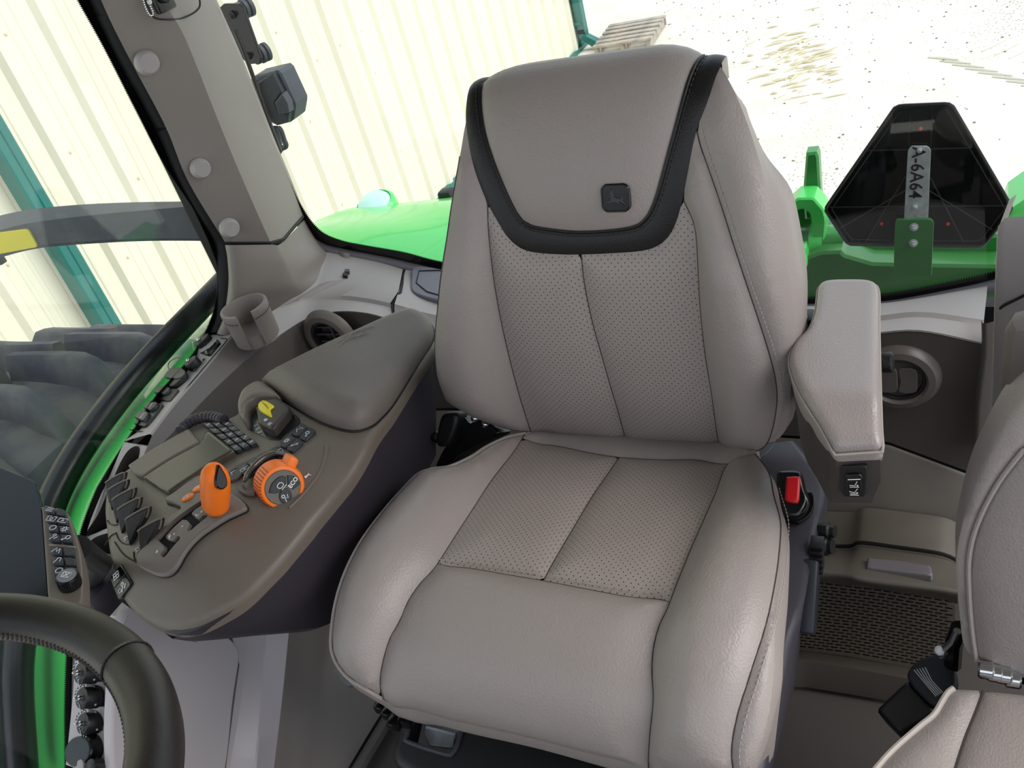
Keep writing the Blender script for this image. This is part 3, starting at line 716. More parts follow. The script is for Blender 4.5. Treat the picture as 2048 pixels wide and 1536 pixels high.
ku = C([(1540, 1160, 'Y', 1.0), (1640, 1168, 'Y', 1.0), (1690, 1172, 'Y', .998), (1720, 1172, 'Y', .99), (1800, 1186, 'Y', .99), (1880, 1198, 'Y', .99), (1915, 1208, 'Y', .99)], 40)
ledge = loft('trim_13', [kb + np.array([0, .08, .01]), kb + np.array([0, 0, .004]), kb, kt, kf, ku], M_ledge, None, 'moulded ledge above the slotted grille', n=40, smooth_across=True, sub=4); struct(ledge)
SE = plane(kt[20], np.cross(kt[30] - kt[10], kf[20] - kt[20]) * (1 if np.cross(kt[30] - kt[10], kf[20] - kt[20])[2] > 0 else -1))
plate('ledge_pad', SE, [(1735, 1121), (1800, 1127), (1862, 1137), (1866, 1157), (1800, 1149), (1733, 1141)], mat('pale ledge pad', '7d777c', .4), ledge, lift=.006, bev=.003, sm=False, n=50)
MB().tube(kb + np.array([0, .002, .006]), .0032, 6).build('ledge_gap', M_seal, ledge)
# floor hatch lip
hl = C([(1590, 1316, 'Z', .0), (1606, 1318, 'Z', .0), (1700, 1334, 'Z', .0), (1850, 1362, 'Z', .0)], 24, False)
h2_ = C([(1590, 1320, 'Z', .035), (1606, 1321, 'Z', .035), (1700, 1336, 'Z', .035), (1850, 1364, 'Z', .035)], 24, False)
h3_ = C([(1590, 1368, 'Z', .004), (1612, 1368, 'Z', .004), (1700, 1382, 'Z', .004), (1850, 1408, 'Z', .004)], 24, False)
loft('trim_14', [h2_ + np.array([0, .05, -.04]), h2_ + np.array([0, .004, -.002]), h2_, h3_, h3_ + np.array([0, -.002, -.006])], mat('floor lip', '575149', .5, bump=(700, .1)), None, 'raised lip of the cab floor in front of the grille', n=24, sharp=30); struct(bpy.data.objects['trim_14'])

# ================================================================== operator seat
def spl(P):
    P = np.array(P, float); L = np.r_[0, np.cumsum(np.linalg.norm(np.diff(P, axis=0), axis=1))]
    Q = smooth(P, 400); LQ = np.r_[0, np.cumsum(np.linalg.norm(np.diff(Q, axis=0), axis=1))]
    # light smoothing
    for _ in range(60): Q[1:-1] = Q[1:-1] * .5 + (Q[:-2] + Q[2:]) * .25
    return lambda s: np.stack([np.interp(s, LQ, Q[:, 0]) + np.minimum(s, 0) * 0, np.interp(s, LQ, Q[:, 1])], 1), LQ[-1]
def sst(x, a, b): t = np.clip((x - a) / (b - a), 0, 1); return t * t * (3 - 2 * t)
def seat_surf(prof, bol, ub0, ub1, ru, roll, flipn, g, cx=0., extra=None):
    f0, L = spl(prof)
    def f(q):
        u, s = q[:, 0], q[:, 1]; sc = np.clip(s, 1e-3, L - 1e-3)
        c = f0(sc); e = 2e-3; t = f0(sc + e) - f0(sc - e); t /= np.linalg.norm(t, axis=1)[:, None]
        c = c + t * (s - sc)[:, None]
        n = np.stack([-t[:, 1], t[:, 0]], 1) * flipn
        b = bol(s) * sst(np.abs(u), ub0, ub1) - roll * np.maximum(0, np.abs(u) - ru) ** 2
        if extra is not None: b = b + extra(u, s)
        y = c[:, 0] + n[:, 0] * b; z = c[:, 1] + n[:, 1] * b
        return np.stack([u + cx, y, z], 1)
    return Surf(f, g, lo=np.array([-.4, -.05]), hi=np.array([.4, L + .02])), L
seat = thing('operator_seat', 'wide taupe leather driver seat with black-banded headrest and perforated centre', 'seat', (0, .72, 0))

SB, LB = seat_surf([(.935, .465), (.918, .52), (.905, .58), (.9, .65), (.9, .71), (.904, .77), (.914, .83), (.927, .88), (.943, .925), (.962, .963), (.984, .986), (1.007, .994), (1.031, .987), (1.048, .963), (1.054, .92)],
                   lambda s: .03 * (1 - sst(s, .30, .46)), .12, .2, .2, 7., 1, (0, .2), 0., lambda u, s: -(.007 + .004 * np.sign(u)) * sst(np.abs(u), .10, .18) * sst(s, .5, .59))
if SB.N([(0, .2)])[0][1] > 0: SB.flip = -1
def U(*p): return p
SEAML = [(1062, 863), (1040, 795), (1015, 700), (996, 610), (984, 530), (977, 460), (975, 405)]
CSEAM = [(1163, 509), (1168, 560), (1184, 640), (1209, 730), (1234, 815), (1252, 880)]
SEAMR = [(1367, 400), (1390, 455), (1396, 530), (1401, 620), (1412, 720), (1425, 800), (1438, 890)]
BANDO = [(933, 206), (932, 243), (945, 324), (971, 397), (996, 444), (1015, 474), (1040, 496), (1070, 505), (1125, 509), (1163, 509), (1216, 507), (1289, 501), (1326, 485), (1348, 455), (1363, 408), (1374, 353), (1392, 265), (1418, 195), (1441, 133)]
BANDI = [(963, 168), (961, 196), (971, 272), (996, 346), (1033, 426), (1055, 448), (1088, 457), (1161, 464), (1253, 457), (1289, 441), (1311, 401), (1333, 324), (1363, 214), (1392, 130), (1407, 101)]
def uvs(S, pts, n=40): return smooth(S.uv(pts), n)
def seg(c, a, b):
    "part of a dense uv curve nearest to a .. nearest to b"
    i = int(np.argmin(((c - a) ** 2).sum(1))); j = int(np.argmin(((c - b) ** 2).sum(1)))
    return c[i:j + 1] if i <= j else c[j:i + 1][::-1]
def uv_mid(S, pts, n):
    k = len(pts) // 2; a = S.uv(pts[k::-1])[::-1]; b = S.uv(pts[k:]); return smooth(np.vstack([a[:-1], b]), n)
sl, cs, sr, bo, bi = (uv_mid(SB, x, 80) for x in (SEAML, CSEAM, SEAMR, BANDO, BANDI))
LTOP = LB - .03
tl = uvs(SB, [(967, 153), (985, 138)], 6)
bi_full = np.vstack([[[bi[0, 0] + .028, LTOP]], [[bi[0, 0] + .012, (bi[0, 1] + LTOP) / 2]], bi, [[bi[-1, 0] - .004, LTOP]]])
bo_tail = smooth(np.array([bo[-1], [bo[-1, 0] + .0015, bo[-1, 1] + .03], [bo[-1, 0] - .003, bo[-1, 1] + .07], [bi_full[-1, 0] + .022, LTOP]]), 14)
bo_head = smooth(np.array([[bi_full[0, 0] - .024, LTOP], [bo[0, 0] + .004, bo[0, 1] + .08], [bo[0, 0] - .001, bo[0, 1] + .035], bo[0]]), 14)
bo_full = np.vstack([bo_head[:-1], bo, bo_tail[1:]])
panel('headrest_panel', SB, bi_full, M_leather, seat, h=.014, puff=.012, w=.018)
panel('headrest_band', SB, np.vstack([bo_full, bi_full[::-1]]), M_black_leather, seat, 'black leather band framing the headrest', h=.006, puff=.003, w=.006)
sbot = uvs(SB, [(1062, 863), (1120, 868), (1190, 875), (1252, 880)], 20)
sbotr = uvs(SB, [(1252, 880), (1340, 887), (1438, 890)], 20)
# centre panels
panel('backrest_centre_panel', SB, np.vstack([sl, seg(bo, sl[-1], cs[0]), cs, sbot[::-1]]), M_perf, seat, h=.013, puff=.011, w=.018)
panel('backrest_centre_panel', SB, np.vstack([cs, sbotr, sr[::-1], seg(bo, sr[0], cs[0])]), M_perf, seat, h=.013, puff=.011, w=.018)
# bolsters
pipeL = uvs(SB, [(932, 243), (922, 300), (905, 400), (890, 500), (877, 600), (870, 690), (876, 745), (898, 793), (935, 826), (985, 849), (1030, 861), (1062, 863)], 80)
panel('backrest_bolster', SB, np.vstack([pipeL, sl, seg(bo, sl[-1], pipeL[0])]), M_leather, seat, h=.014, puff=.020, w=.024)
pipeR = uvs(SB, [(1394, 262), (1404, 300), (1425, 360), (1455, 450), (1492, 565), (1530, 680), (1551, 760), (1552, 820), (1535, 885), (1505, 905)], 80)
botR = uvs(SB, [(1438, 890), (1470, 899), (1505, 905)], 12)
panel('backrest_bolster', SB, np.vstack([seg(bo, pipeR[0], sr[0]), sr, botR, pipeR[::-1]]), M_leather, seat, h=.013, puff=.018, w=.022)
outR = uvs(SB, [(1441, 133), (1472, 190), (1500, 262), (1527, 350), (1557, 455), (1577, 555), (1587, 640), (1584, 740), (1577, 840), (1562, 873), (1535, 888)], 80)
panel('backrest_side_panel', SB, np.vstack([seg(bo, bo[-1], pipeR[0]), pipeR[:-6], outR[::-1]]), M_leather, seat, h=.013, puff=.012, w=.02)
# outer shell running round the back
kL = int(np.argmin(((bo - pipeL[0]) ** 2).sum(1)))
outer = np.vstack([bo_head[:-1], bo[:kL], pipeL, sbot[1:], sbotr[1:], botR[1:], outR[::-1], bo_tail[1:]])
outer = resamp(np.vstack([outer, outer[0]]), 160, True)
OV = SB.P(outer); cxz = np.array([-.005, 0, .72])
nd = OV - cxz; nd[:, 1] = 0; nd /= np.linalg.norm(nd, axis=1)[:, None]
back = np.array([0, 1, .18]); low = (1 - sst(outer[:, 1], .35, .5))[:, None]
back = low * np.array([0, 1, .18]) + (1 - low) * -SB.N(outer) * .8
R = [OV, OV + nd * .006 * low + back * .02, OV + nd * .008 * low + back * .06 * (.6 + .4 * low), OV - nd * .03 + back * (.05 + .07 * low), OV - nd * .1 + back * (.06 + .08 * low)]
mb = MB(); mb.rings(R, True, False); mb.F.append([4 * 160 + i for i in range(160)])
mb.build('backrest_shell', M_leather, seat, sharp=60)
# piping and seams
def seam(pts_uv, S, r=.0011, name='seam', m=None, off=-.0004, closed=False):
    P = S.P(pts_uv) + S.N(pts_uv) * off
    mb = MB(); mb.tube(P, r, 6, True, closed); return mb.build(name, m or M_seam, seat)
for c in (sl, cs, sr, pipeR, pipeL[6:]): seam(c, SB)
seam(bi, SB, .0022, 'headrest_piping', M_black_leather, .001)
def stitches(S, c, d, off, name='stitching', pitch=.0065, ln=.004, r=.00055, m=None):
    c = resamp(c, int(np.linalg.norm(np.diff(c, axis=0), axis=1).sum() / .002) + 2)
    t = np.gradient(c, axis=0); t /= np.linalg.norm(t, axis=1)[:, None]; q = c + np.stack([-t[:, 1], t[:, 0]], 1) * d
    P = S.P(q) + S.N(q) * off
    L = np.r_[0, np.cumsum(np.linalg.norm(np.diff(P, axis=0), axis=1))]
    mb = MB()
    for s in np.arange(0, L[-1] - ln, pitch):
        a = np.array([np.interp(s, L, P[:, k]) for k in range(3)]); b = np.array([np.interp(s + ln, L, P[:, k]) for k in range(3)])
        mb.tube([a, b], r, 4)
    o = mb.build(name, m or M_stitch, seat); o['kind'] = 'stuff'; return o
stitches(SB, pipeR, .006, .0046)
stitches(SB, bi, -.005, .0026, m=mat('black stitching', '2b292b', .6))
# emblem badge
BN = SB.N(SB.uv([(1238, 392)]))[0]; P0, ex_, nn_, _ = frame_at(SB, (1238, 392), (1266, 391)); ey_ = np.cross(nn_, ex_)
def bp(x, y, z=0.): return P0 + ex_ * x + ey_ * y + nn_ * (.0105 + z)
def rr(hw, hh, r, k=6, bulge=0.):
    o = []
    for sx, sy, a0 in ((1, 1, 0), (-1, 1, 90), (-1, -1, 180), (1, -1, 270)):
        for a in np.linspace(a0, a0 + 90, k): o.append((sx * (hw - r) + r * math.cos(math.radians(a)), sy * (hh - r) + r * math.sin(math.radians(a))))
    return [(x * (1 + bulge * (1 - (y / hh) ** 2)), y * (1 + bulge * (1 - (x / hw) ** 2))) for x, y in o]
badge = MB().prism([bp(x, y, .003) for x, y in rr(.0165, .0155, .006, 6, .11)], nn_, .008, .001).build('emblem_badge', M_blackgl, seat, 'black emblem badge with leaping deer')
mb = MB(); mb.tube([bp(x, y, .0035) for x, y in rr(.0149, .0139, .005, 6, .11)], .0007, 6, False, True)
mb.build('emblem_border', M_black, badge)
deer = [(-.0125, -.0055), (-.0095, -.0035), (-.0065, -.0035), (-.004, .0005), (-.0045, .004), (-.0065, .0055), (-.0095, .0052), (-.0095, .0065), (-.0065, .0075), (-.005, .0085), (-.0065, .0105), (-.0055, .0112), (-.0035, .0088), (-.0025, .0105), (-.001, .0118), (-.0005, .011), (-.002, .0085), (-.0025, .0065), (-.0005, .001), (.004, -.0002), (.0075, -.0005), (.0085, .001), (.0092, -.0002), (.0085, -.003), (.0125, -.0075), (.0118, -.0085), (.0075, -.0055), (.004, -.0042), (.0105, -.0098), (.0098, -.0106), (.002, -.0055), (-.0025, -.0045), (-.006, -.0055), (-.009, -.006), (-.0115, -.0068)]
mb = MB(); mb.tube([bp(x * .98, y * .98, .0034) for x, y in deer], .0005, 5, False, True)
from mathutils.geometry import tessellate_polygon
tri = tessellate_polygon([[Vector((x, y, 0)) for x, y in deer]])
mb.add([bp(x * .98, y * .98, .0037) for x, y in deer], [list(t) for t in tri]); mb.build('leaping_deer', mat('badge relief', '2c2c2f', .3), badge)

# ---- cushion
SCu, LC = seat_surf([(.96, .478), (.9, .49), (.84, .5), (.78, .512), (.72, .523), (.66, .534), (.61, .541), (.565, .541), (.525, .528), (.495, .503), (.477, .468), (.47, .43), (.474, .39), (.49, .36)],
                    lambda s: .028 - .006 * sst(s, .35, .5), .12, .21, .225, 6., -1, (0, .25))
if SCu.N([(0, .2)])[0][2] < 0: SCu.flip = -1
cl = uvs(SCu, [(1050, 868), (1030, 900), (985, 958), (930, 1042), (875, 1128), (842, 1165), (815, 1205), (800, 1242), (782, 1272), (768, 1315), (760, 1365), (765, 1395)], 80)
crr = uvs(SCu, [(1510, 908), (1456, 928), (1430, 990), (1388, 1085), (1340, 1205), (1320, 1248), (1308, 1292), (1304, 1340), (1307, 1400), (1300, 1470), (1297, 1540)], 90)
cc = uvs(SCu, [(1238, 915), (1190, 985), (1140, 1068), (1087, 1162)], 40)
cx = uvs(SCu, [(875, 1128), (940, 1137), (1010, 1149), (1087, 1162), (1170, 1178), (1250, 1193), (1310, 1198), (1340, 1205)], 60)
ct = uvs(SCu, [(1053, 880), (1110, 892), (1180, 906), (1238, 915), (1320, 920), (1400, 921), (1456, 928)], 60)
panel('cushion_centre_panel', SCu, np.vstack([seg(ct, ct[0], cc[0]), cc, seg(cx, cx[0], cc[-1])[::-1], seg(cl, cx[0], ct[0])]), M_perf, seat, h=.013, puff=.011, w=.018)
panel('cushion_centre_panel', SCu, np.vstack([seg(ct, cc[0], ct[-1]), seg(crr, ct[-1], cx[-1]), seg(cx, cc[-1], cx[-1])[::-1], cc[::-1]]), M_perf, seat, h=.013, puff=.011, w=.018)
rear = np.array([[crr[0, 0] - .02, .015], [cl[0, 0] + .01, .015]])
panel('cushion_rear_strip', SCu, np.vstack([seg(cl, cl[0], ct[0]), ct, seg(crr, crr[0], ct[-1])[::-1], rear]), M_leather, seat, h=.013, puff=.009, w=.01)
cf = uvs(SCu, [(765, 1395), (778, 1408), (800, 1416), (900, 1438), (1050, 1472), (1200, 1510), (1297, 1540)], 50)
panel('cushion_front_panel', SCu, np.vstack([cx, seg(crr, cx[-1], crr[-1]), cf[::-1], seg(cl, cx[0], cl[-1])[::-1]]), M_leather, seat, h=.014, puff=.020, w=.018)
pl = uvs(SCu, [(1050, 868), (1010, 878), (970, 897), (940, 917), (900, 935), (862, 941), (832, 955), (785, 1005), (735, 1068), (700, 1128), (677, 1190), (666, 1250), (666, 1305), (690, 1347), (725, 1372), (765, 1395)], 90)
panel('cushion_bolster', SCu, np.vstack([pl, cl[::-1]]), M_leather, seat, h=.014, puff=.022, w=.022)
pr_ = uvs(SCu, [(1510, 908), (1537, 945), (1547, 990), (1559, 1035), (1561, 1065), (1553, 1145), (1533, 1245), (1500, 1350), (1475, 1430), (1463, 1500), (1468, 1545)], 90)
bfr = uvs(SCu, [(1297, 1540), (1380, 1552), (1468, 1545)], 20)
panel('cushion_bolster', SCu, np.vstack([crr, bfr, pr_[::-1]]), M_leather, seat, h=.014, puff=.018, w=.022)
os_ = uvs(SCu, [(1555, 1015), (1563, 1060), (1561, 1140), (1552, 1235), (1548, 1340), (1533, 1450), (1495, 1540), (1468, 1548)], 80)
i0 = int(np.argmin(((pr_ - os_[0]) ** 2).sum(1)))
panel('cushion_side_panel', SCu, np.vstack([pr_[i0:], os_[::-1]]), M_leather, seat, h=.012, puff=.008, w=.01)
outer = np.vstack([rear[::-1][:1], pl, cf, bfr, os_[::-1], pr_[:i0][::-1], rear[:1]])
outer = resamp(np.vstack([outer, outer[0]]), 180, True); OV = SCu.P(outer)
nd = OV - np.array([-.02, .7, 0]); nd[:, 2] = 0; nd /= np.linalg.norm(nd, axis=1)[:, None]
front = sst(.56 - OV[:, 1], 0, .08)[:, None]
fl = OV.copy(); zb = np.minimum(OV[:, 2] - .03, .39)
def dn(z, out): q = OV + nd * out; q[:, 2] = np.minimum(OV[:, 2] - .002, z); return q
R = [OV, dn(OV[:, 2] - .02, .007 * (1 - front)), dn(OV[:, 2] - .05, .004 - .02 * front), dn(zb - .03, -.02 - .03 * front), dn(zb - .035, -.08)]
mb = MB(); mb.rings(R, True, False); mb.F.append([4 * 180 + i for i in range(180)])
mb.build('cushion_skirt', M_leather, seat, sharp=60)
for c in (cl, crr, cc, cx, ct, pr_): seam(c, SCu)
seam(pl, SCu, .0022, 'cushion_piping', M_leather, .002)
stitches(SCu, pr_[20:], -.007, .0052); stitches(SCu, cx, -.0045, .004, pitch=.009)

# ================================================================== control console beside the seat
class TPS:
    def __init__(s, P, sm=1e-5):
        s.p = P[:, :2]; n = len(P); K = s.U(s.p, s.p) + np.eye(n) * sm; Q = np.c_[np.ones(n), s.p]
        M_ = np.block([[K, Q], [Q.T, np.zeros((3, 3))]]); s.w = np.linalg.solve(M_, np.r_[P[:, 2], np.zeros(3)])
    def U(s, a, b): r2 = ((a[:, None] - b[None]) ** 2).sum(2) + 1e-12; return r2 * np.log(r2) * .5
    def __call__(s, q): return s.U(q, s.p) @ s.w[:len(s.p)] + np.c_[np.ones(len(q)), q] @ s.w[len(s.p):]
HP = [(868, 690, .618), (780, 830, .618), (700, 960, .616), (620, 1060, .613), (560, 1130, .608), (500, 1190, .600), (440, 1232, .589), (385, 1258, .578), (330, 1262, .571), (285, 1245, .571), (245, 1205, .576),
      (722, 872, .636), (660, 890, .641), (640, 960, .634), (600, 1030, .631), (520, 1040, .637), (497, 1025, .639), (480, 1090, .630), (400, 1140, .622), (340, 1150, .617), (330, 1200, .596), (283, 1132, .614), (265, 1180, .595),
      (225, 1130, .598), (212, 1060, .606), (205, 1010, .611), (215, 968, .618), (265, 930, .628), (380, 858, .636), (450, 845, .640), (490, 800, .642), (527, 772, .643), (560, 900, .646), (430, 950, .642), (620, 845, .646),
      (640, 720, .640), (760, 640, .638), (830, 625, .632), (866, 650, .624), (700, 760, .644)]
tps = TPS(np.array([[*A(x, y, 'Z', z)[:2], z] for x, y, z in HP]), 1.5e-3)
SN = Surf(lambda q: np.stack([q[:, 0], q[:, 1], tps(q)], 1), (-.42, .6))
if SN.N([(-.42, .6)])[0][2] < 0: SN.flip = -1
con = thing('control_console', 'olive taupe armrest console with orange lever and orange dial', 'console', A(480, 1000, 'Z', .5))
right = [(868, 690), (830, 750), (780, 830), (740, 893), (700, 960), (660, 1010), (620, 1060), (590, 1095), (560, 1130), (530, 1160), (500, 1190), (470, 1214), (440, 1232), (410, 1248), (385, 1258), (355, 1264)]
left = [(330, 1262), (305, 1254), (285, 1243), (262, 1226), (245, 1205), (232, 1178), (222, 1140), (214, 1100), (209, 1060), (206, 1015), (216, 968), (262, 930), (320, 895), (380, 858), (430, 843), (475, 825), (490, 800), (529, 776), (616, 744), (706, 700), (780, 664), (826, 650), (854, 658), (867, 672)]
sh = SN.uv(right + left); nr = len(right)
rc = smooth(sh[:nr], 80); lc_ = smooth(sh[nr - 1:] if False else np.vstack([sh[nr - 1], sh[nr:], sh[0]]), 120)
shell_out = np.vstack([rc, lc_[1:-1]])
def skirt_shell(V, N, Q):
    c = np.array([-.42, .62, 0]); d = V - c; d[:, 2] = 0; d /= np.linalg.norm(d, axis=1)[:, None]
    leftm = sst(-V[:, 0], .40, .46)[:, None]
    a = V - np.array([0, 0, .012]) - d * .001; b = V.copy(); b[:, 2] = V[:, 2] - .016 - .06 * leftm[:, 0]; b -= d * (.012 + .02 * leftm); return [a, b]
panel('console_shell', SN, shell_out, M_con, con, h=.014, bev=.008, lift=0, skirt=skirt_shell, seg=.008)
# dark lower body
RV = SN.P(rc) + np.array([-.006, 0, -.006])
bt = C([(872, 910, 'X', -.31), (820, 1010, 'X', -.31), (760, 1120, 'X', -.31), (700, 1205, 'X', -.31), (672, 1238, 'X', -.312), (640, 1254, 'X', -.315), (580, 1260, 'X', -.33), (520, 1265, 'X', -.345), (450, 1272, 'X', -.37), (400, 1275, 'X', -.39), (360, 1270, 'X', -.41)], 80)
bl = bt.copy(); bl[:, 0] -= .02; bl[:, 2] -= .012
rear_ = np.array([RV[0], RV[0]])
loft('console_side', [RV + np.array([-.02, 0, 0]), RV, RV * .5 + bt * .5 + np.array([.004, 0, 0]), bt, bl, bl + np.array([-.12, .03, .02])], M_con_dark, con, 'dark plain side facing the seat', n=80, sharp=40)
# lid
SL = Surf(lambda q: np.stack([q[:, 0], q[:, 1], tps(q) + 0 * q[:, 0]], 1), (-.38, .8)); SL.flip = SN.flip
lid = [(527, 772), (560, 795), (600, 822), (640, 845), (680, 860), (715, 864), (745, 854), (765, 836), (800, 790), (840, 724), (862, 690), (868, 672), (867, 660), (858, 648), (828, 638), (784, 652), (708, 690), (618, 736), (566, 762), (541, 771)]
lq = outS(SL, lid, 120, True)
panel('console_lid', SL, lq, M_con_lid, con, h=.014, bev=.030, lift=.036, skirt=lambda V, N, Q: [V - N * .010, V - N * .014], seg=.008, rings=(.0015, .004, .008, .013, .019, .026))
for o_ in ((0, 0),):
    P = SL.P(lq) + SL.N(lq) * .0015; MB().tube(P, .0022, 6, False, True).build('lid_joint', M_seal, con)
strokes(SL, [[(700 + dx, 716 + dy), (722 + dx, 706 + dy), (741 + dx, 701 + dy)] for dx, dy in ((0, 0), (6, 7), (-14, 12), (18, -8))] + [[(690, 735), (712, 716), (718, 704)], [(722, 722), (735, 706)]], .0005, mat('pale scuff', '8d8883', .7), con, 'scuff_mark', .0372)
# screen pod
podL = [(262, 938), (320, 900), (383, 864), (407, 893), (345, 927), (292, 962), (275, 955)]
podR = [(294, 965), (345, 931), (409, 896), (414, 882), (424, 869), (476, 911), (440, 931), (395, 962), (345, 996), (332, 990)]
plate('pod_cover', SN, podL, M_con, con, lift=.009, bev=.004, sm=False, n=90, skirt=.012)
plate('pod_screen', SN, podR, mat('smoky olive gloss', '4d463c', .16, spec=.4), con, lift=.011, bev=.004, sm=False, n=90, skirt=.014)
# gear gate plate
ZZ = lambda x, y: (190 + x * .166, 900 + y * .166)
gate_o = [ZZ(*p) for p in [(880, 640), (1000, 540), (1270, 350), (1400, 400), (1660, 545), (1790, 640), (1850, 730), (1760, 785), (1600, 860), (1450, 955), (1300, 1060), (1180, 1180), (1100, 1290), (1040, 1400), (970, 1490), (890, 1530), (790, 1525), (660, 1465), (560, 1400), (560, 1350), (620, 1200), (740, 1040), (880, 890), (1000, 800), (1075, 735), (980, 680)]]
gate_h = [ZZ(*p) for p in [(1330, 650), (1120, 790), (1000, 880), (870, 1020), (795, 1105), (890, 1190), (885, 1230), (840, 1280), (870, 1312), (900, 1312), (1070, 1110), (1075, 1080), (1040, 1070), (985, 1130), (940, 1120), (905, 1080), (960, 1010), (1100, 885), (1150, 890), (1190, 930), (1150, 1000), (1170, 1015), (1210, 1000), (1390, 850), (1390, 830), (1340, 830), (1290, 880), (1260, 870), (1205, 815), (1240, 770), (1370, 690)]]
go = outS(SN, gate_o, 120, True); gh = resamp(SN.uv(gate_h + gate_h[:1]), 140, True)
gate = panel('gear_gate', SN, go, M_con_plate, con, 'grey lever gate plate with stepped slot', h=.01, bev=.003, lift=.008, skirt=.012, holes=[gh], seg=.004)
c_ = gh.mean(0)
panel('slot_floor', SN, resamp(SN.uv([(318, 1085), (340, 1110), (425, 1036), (416, 1002)] + [(318, 1085)]), 40, True), mat('slot black', '050505', .8), gate, h=.012, puff=0, lift=.0022)
P = SN.P(go) + SN.N(go) * .0008; MB().tube(P, .0015, 6, False, True).build('gate_joint', M_seal, con)
for (x, y), s_, q in [((957, 1085), 'F', (990, 1060)), ((812, 1252), '+', (850, 1225)), ((1100, 960), '-', (1135, 935)), ((1005, 1045), '-', (1040, 1020)), ((1272, 830), 'L', (1305, 805)), ((1325, 797), '+', (1360, 770))]:
    text(s_, SN, ZZ(x, y), ZZ(*q), .0085, M_white, gate, .0084, bold=.0001)
for x, y in [(383, 1004), (404, 986)]:
    q = SN.uv([(x, y)])[0]; P, xx, N, _ = frame_at(SN, (x, y), (x + 20, y - 10))
    mb = MB(); cc_ = np.cross(N, xx); ring = [P + xx * .0085 * math.cos(a) + cc_ * .0062 * math.sin(a) + N * .0102 for a in np.arange(24) * math.pi / 12]
    b = mb.prism(ring, N, .006, .001).build('gate_button', M_orange, gate, 'oval orange button')
    icon(SN, (x, y), (x + 20, y - 10), .009, 'box', M_white, b, .0105)
# orange lever
b0_ = onS(SN, 437, 1029, .008); top_ = A(430, 940, 'Y', b0_[1] + .006)
axv = _n(top_ - b0_); ax1, ax2, _ = basis(axv, (0, 1, 0)); Lh = np.linalg.norm(top_ - b0_)
R = []
for t, r in [(0, .0105), (.03, .0135), (.10, .0160), (.14, .0165), (.145, .0170), (.35, .0180), (.6, .0184), (.8, .0180), (.92, .0165), (1.02, .0128), (1.08, .0075), (1.10, .002)]:
    ring = []
    for a in np.arange(28) * 2 * math.pi / 28:
        p = b0_ + axv * Lh * t + (ax1 * math.cos(a) * r + ax2 * math.sin(a) * r * .92)
        dirx = (p - b0_ - axv * ((p - b0_) @ axv)) @ _n(np.array([.93, -.3, 0]))
        p = p - axv * max(0, t - .62) * .55 * max(0, dirx + .008) * 1.7
        ring.append(p)
    R.append(ring)
lv = MB().rings(R, True, True).build('gear_lever', M_orange, con, 'upright orange lever with black thumb button')
MB().tube([b0_ - axv * .02, b0_ + axv * .004], .008, 12).build('stem', M_black, lv)
fd = _n(np.array([.93, -.24, .34])); cb_ = b0_ + axv * Lh * .80 + fd * .0125
u_ = _n(axv - fd * (axv @ fd) + np.cross(axv, fd) * .25); v_ = np.cross(fd, u_)
tear = [(0, .0165), (.003, .011), (.0065, .002), (.0072, -.005), (.0058, -.0105), (0, -.0135), (-.0058, -.0105), (-.0072, -.005), (-.0065, .002), (-.003, .011)]
P = smooth([cb_ + v_ * x + u_ * y + fd * .0058 for x, y in tear], 40, True); MB().prism(P, fd, .008, .0015).build('thumb_button', M_blackgl, lv, 'black teardrop thumb button')
# orange dial
nd_ = _n(np.array([.80, -.52, .26])); dc = onS(SN, 568, 984, .004) + nd_ * .008 + np.array([0, 0, .007])
mb = MB(); mb.lathe([(.0285, -.034), (.0285, -.004), (.0265, 0), (.0225, .001)], dc, nd_, 48, False); dl = mb.build('speed_dial', M_orange, con, 'ridged orange dial ring')
MB().lathe([(.0228, -.01), (.0228, .0), (.0215, .0015), (.001, .0015)], dc, nd_, 40, False).build('dial_face', M_con, dl, 'taupe face')
da, db, _ = basis(nd_)
SDi = plane(dc + nd_ * .0016, nd_)
mb = MB()
for k in range(13):
    a = math.radians(104 + k * 9); p = da * math.cos(a) + db * math.sin(a)
    mb.tube([dc + p * .0287 - nd_ * .03, dc + p * .0287 - nd_ * .004, dc + p * .0262 + nd_ * .0005], .0005, 4)
mb.build('grip_ridge', mat('dark orange', '8a3410', .5), dl)
for a0 in (math.radians(38),):
    p = da * math.cos(a0) + db * math.sin(a0); tgt = np.cross(nd_, p)
    MB().box(dc + p * .031 - nd_ * .016, (.014, .016, .028), np.array([tgt, p, nd_]), .004).build('dial_tab', M_orange, dl)
Zd = lambda x, y: (430 + x * .1758, 760 + y * .1758)
for pts, nm in [([(610, 1280), (640, 1180), (720, 1100), (800, 1085), (810, 1215), (740, 1245), (712, 1290)], 'engine'), ([(820, 1085), (900, 1092), (955, 1145), (970, 1180), (885, 1245), (832, 1212)], 'ECO')]:
    b = plate('dial_button', SDi, [Zd(*p) for p in pts], M_key, dl, lift=.002, bev=.0008, sm=False, n=50, skirt=.003, h=.004)
    if nm == 'ECO': text('ECO', SDi, Zd(885, 1162), Zd(915, 1122), .0075, M_white, dl, .0023, bold=.0002)
    else: icon(SDi, Zd(738, 1195), Zd(775, 1150), .0125, 'engine', M_white, dl, .0024)
b = plate('dial_button', SDi, [Zd(*p) for p in [(800 + 72 * math.cos(t), 1318 + 90 * math.sin(t)) for t in np.arange(20) * math.pi / 10]], M_key, dl, lift=.002, bev=.0008, n=50, skirt=.003, h=.004)
icon(SDi, Zd(797, 1325), Zd(830, 1285), .013, 'cane', M_white, dl, .0024)
icon(SN, Zd(1050, 1095), Zd(1090, 1070), .010, 'rabbit', M_white, con, .0008, w=.16)
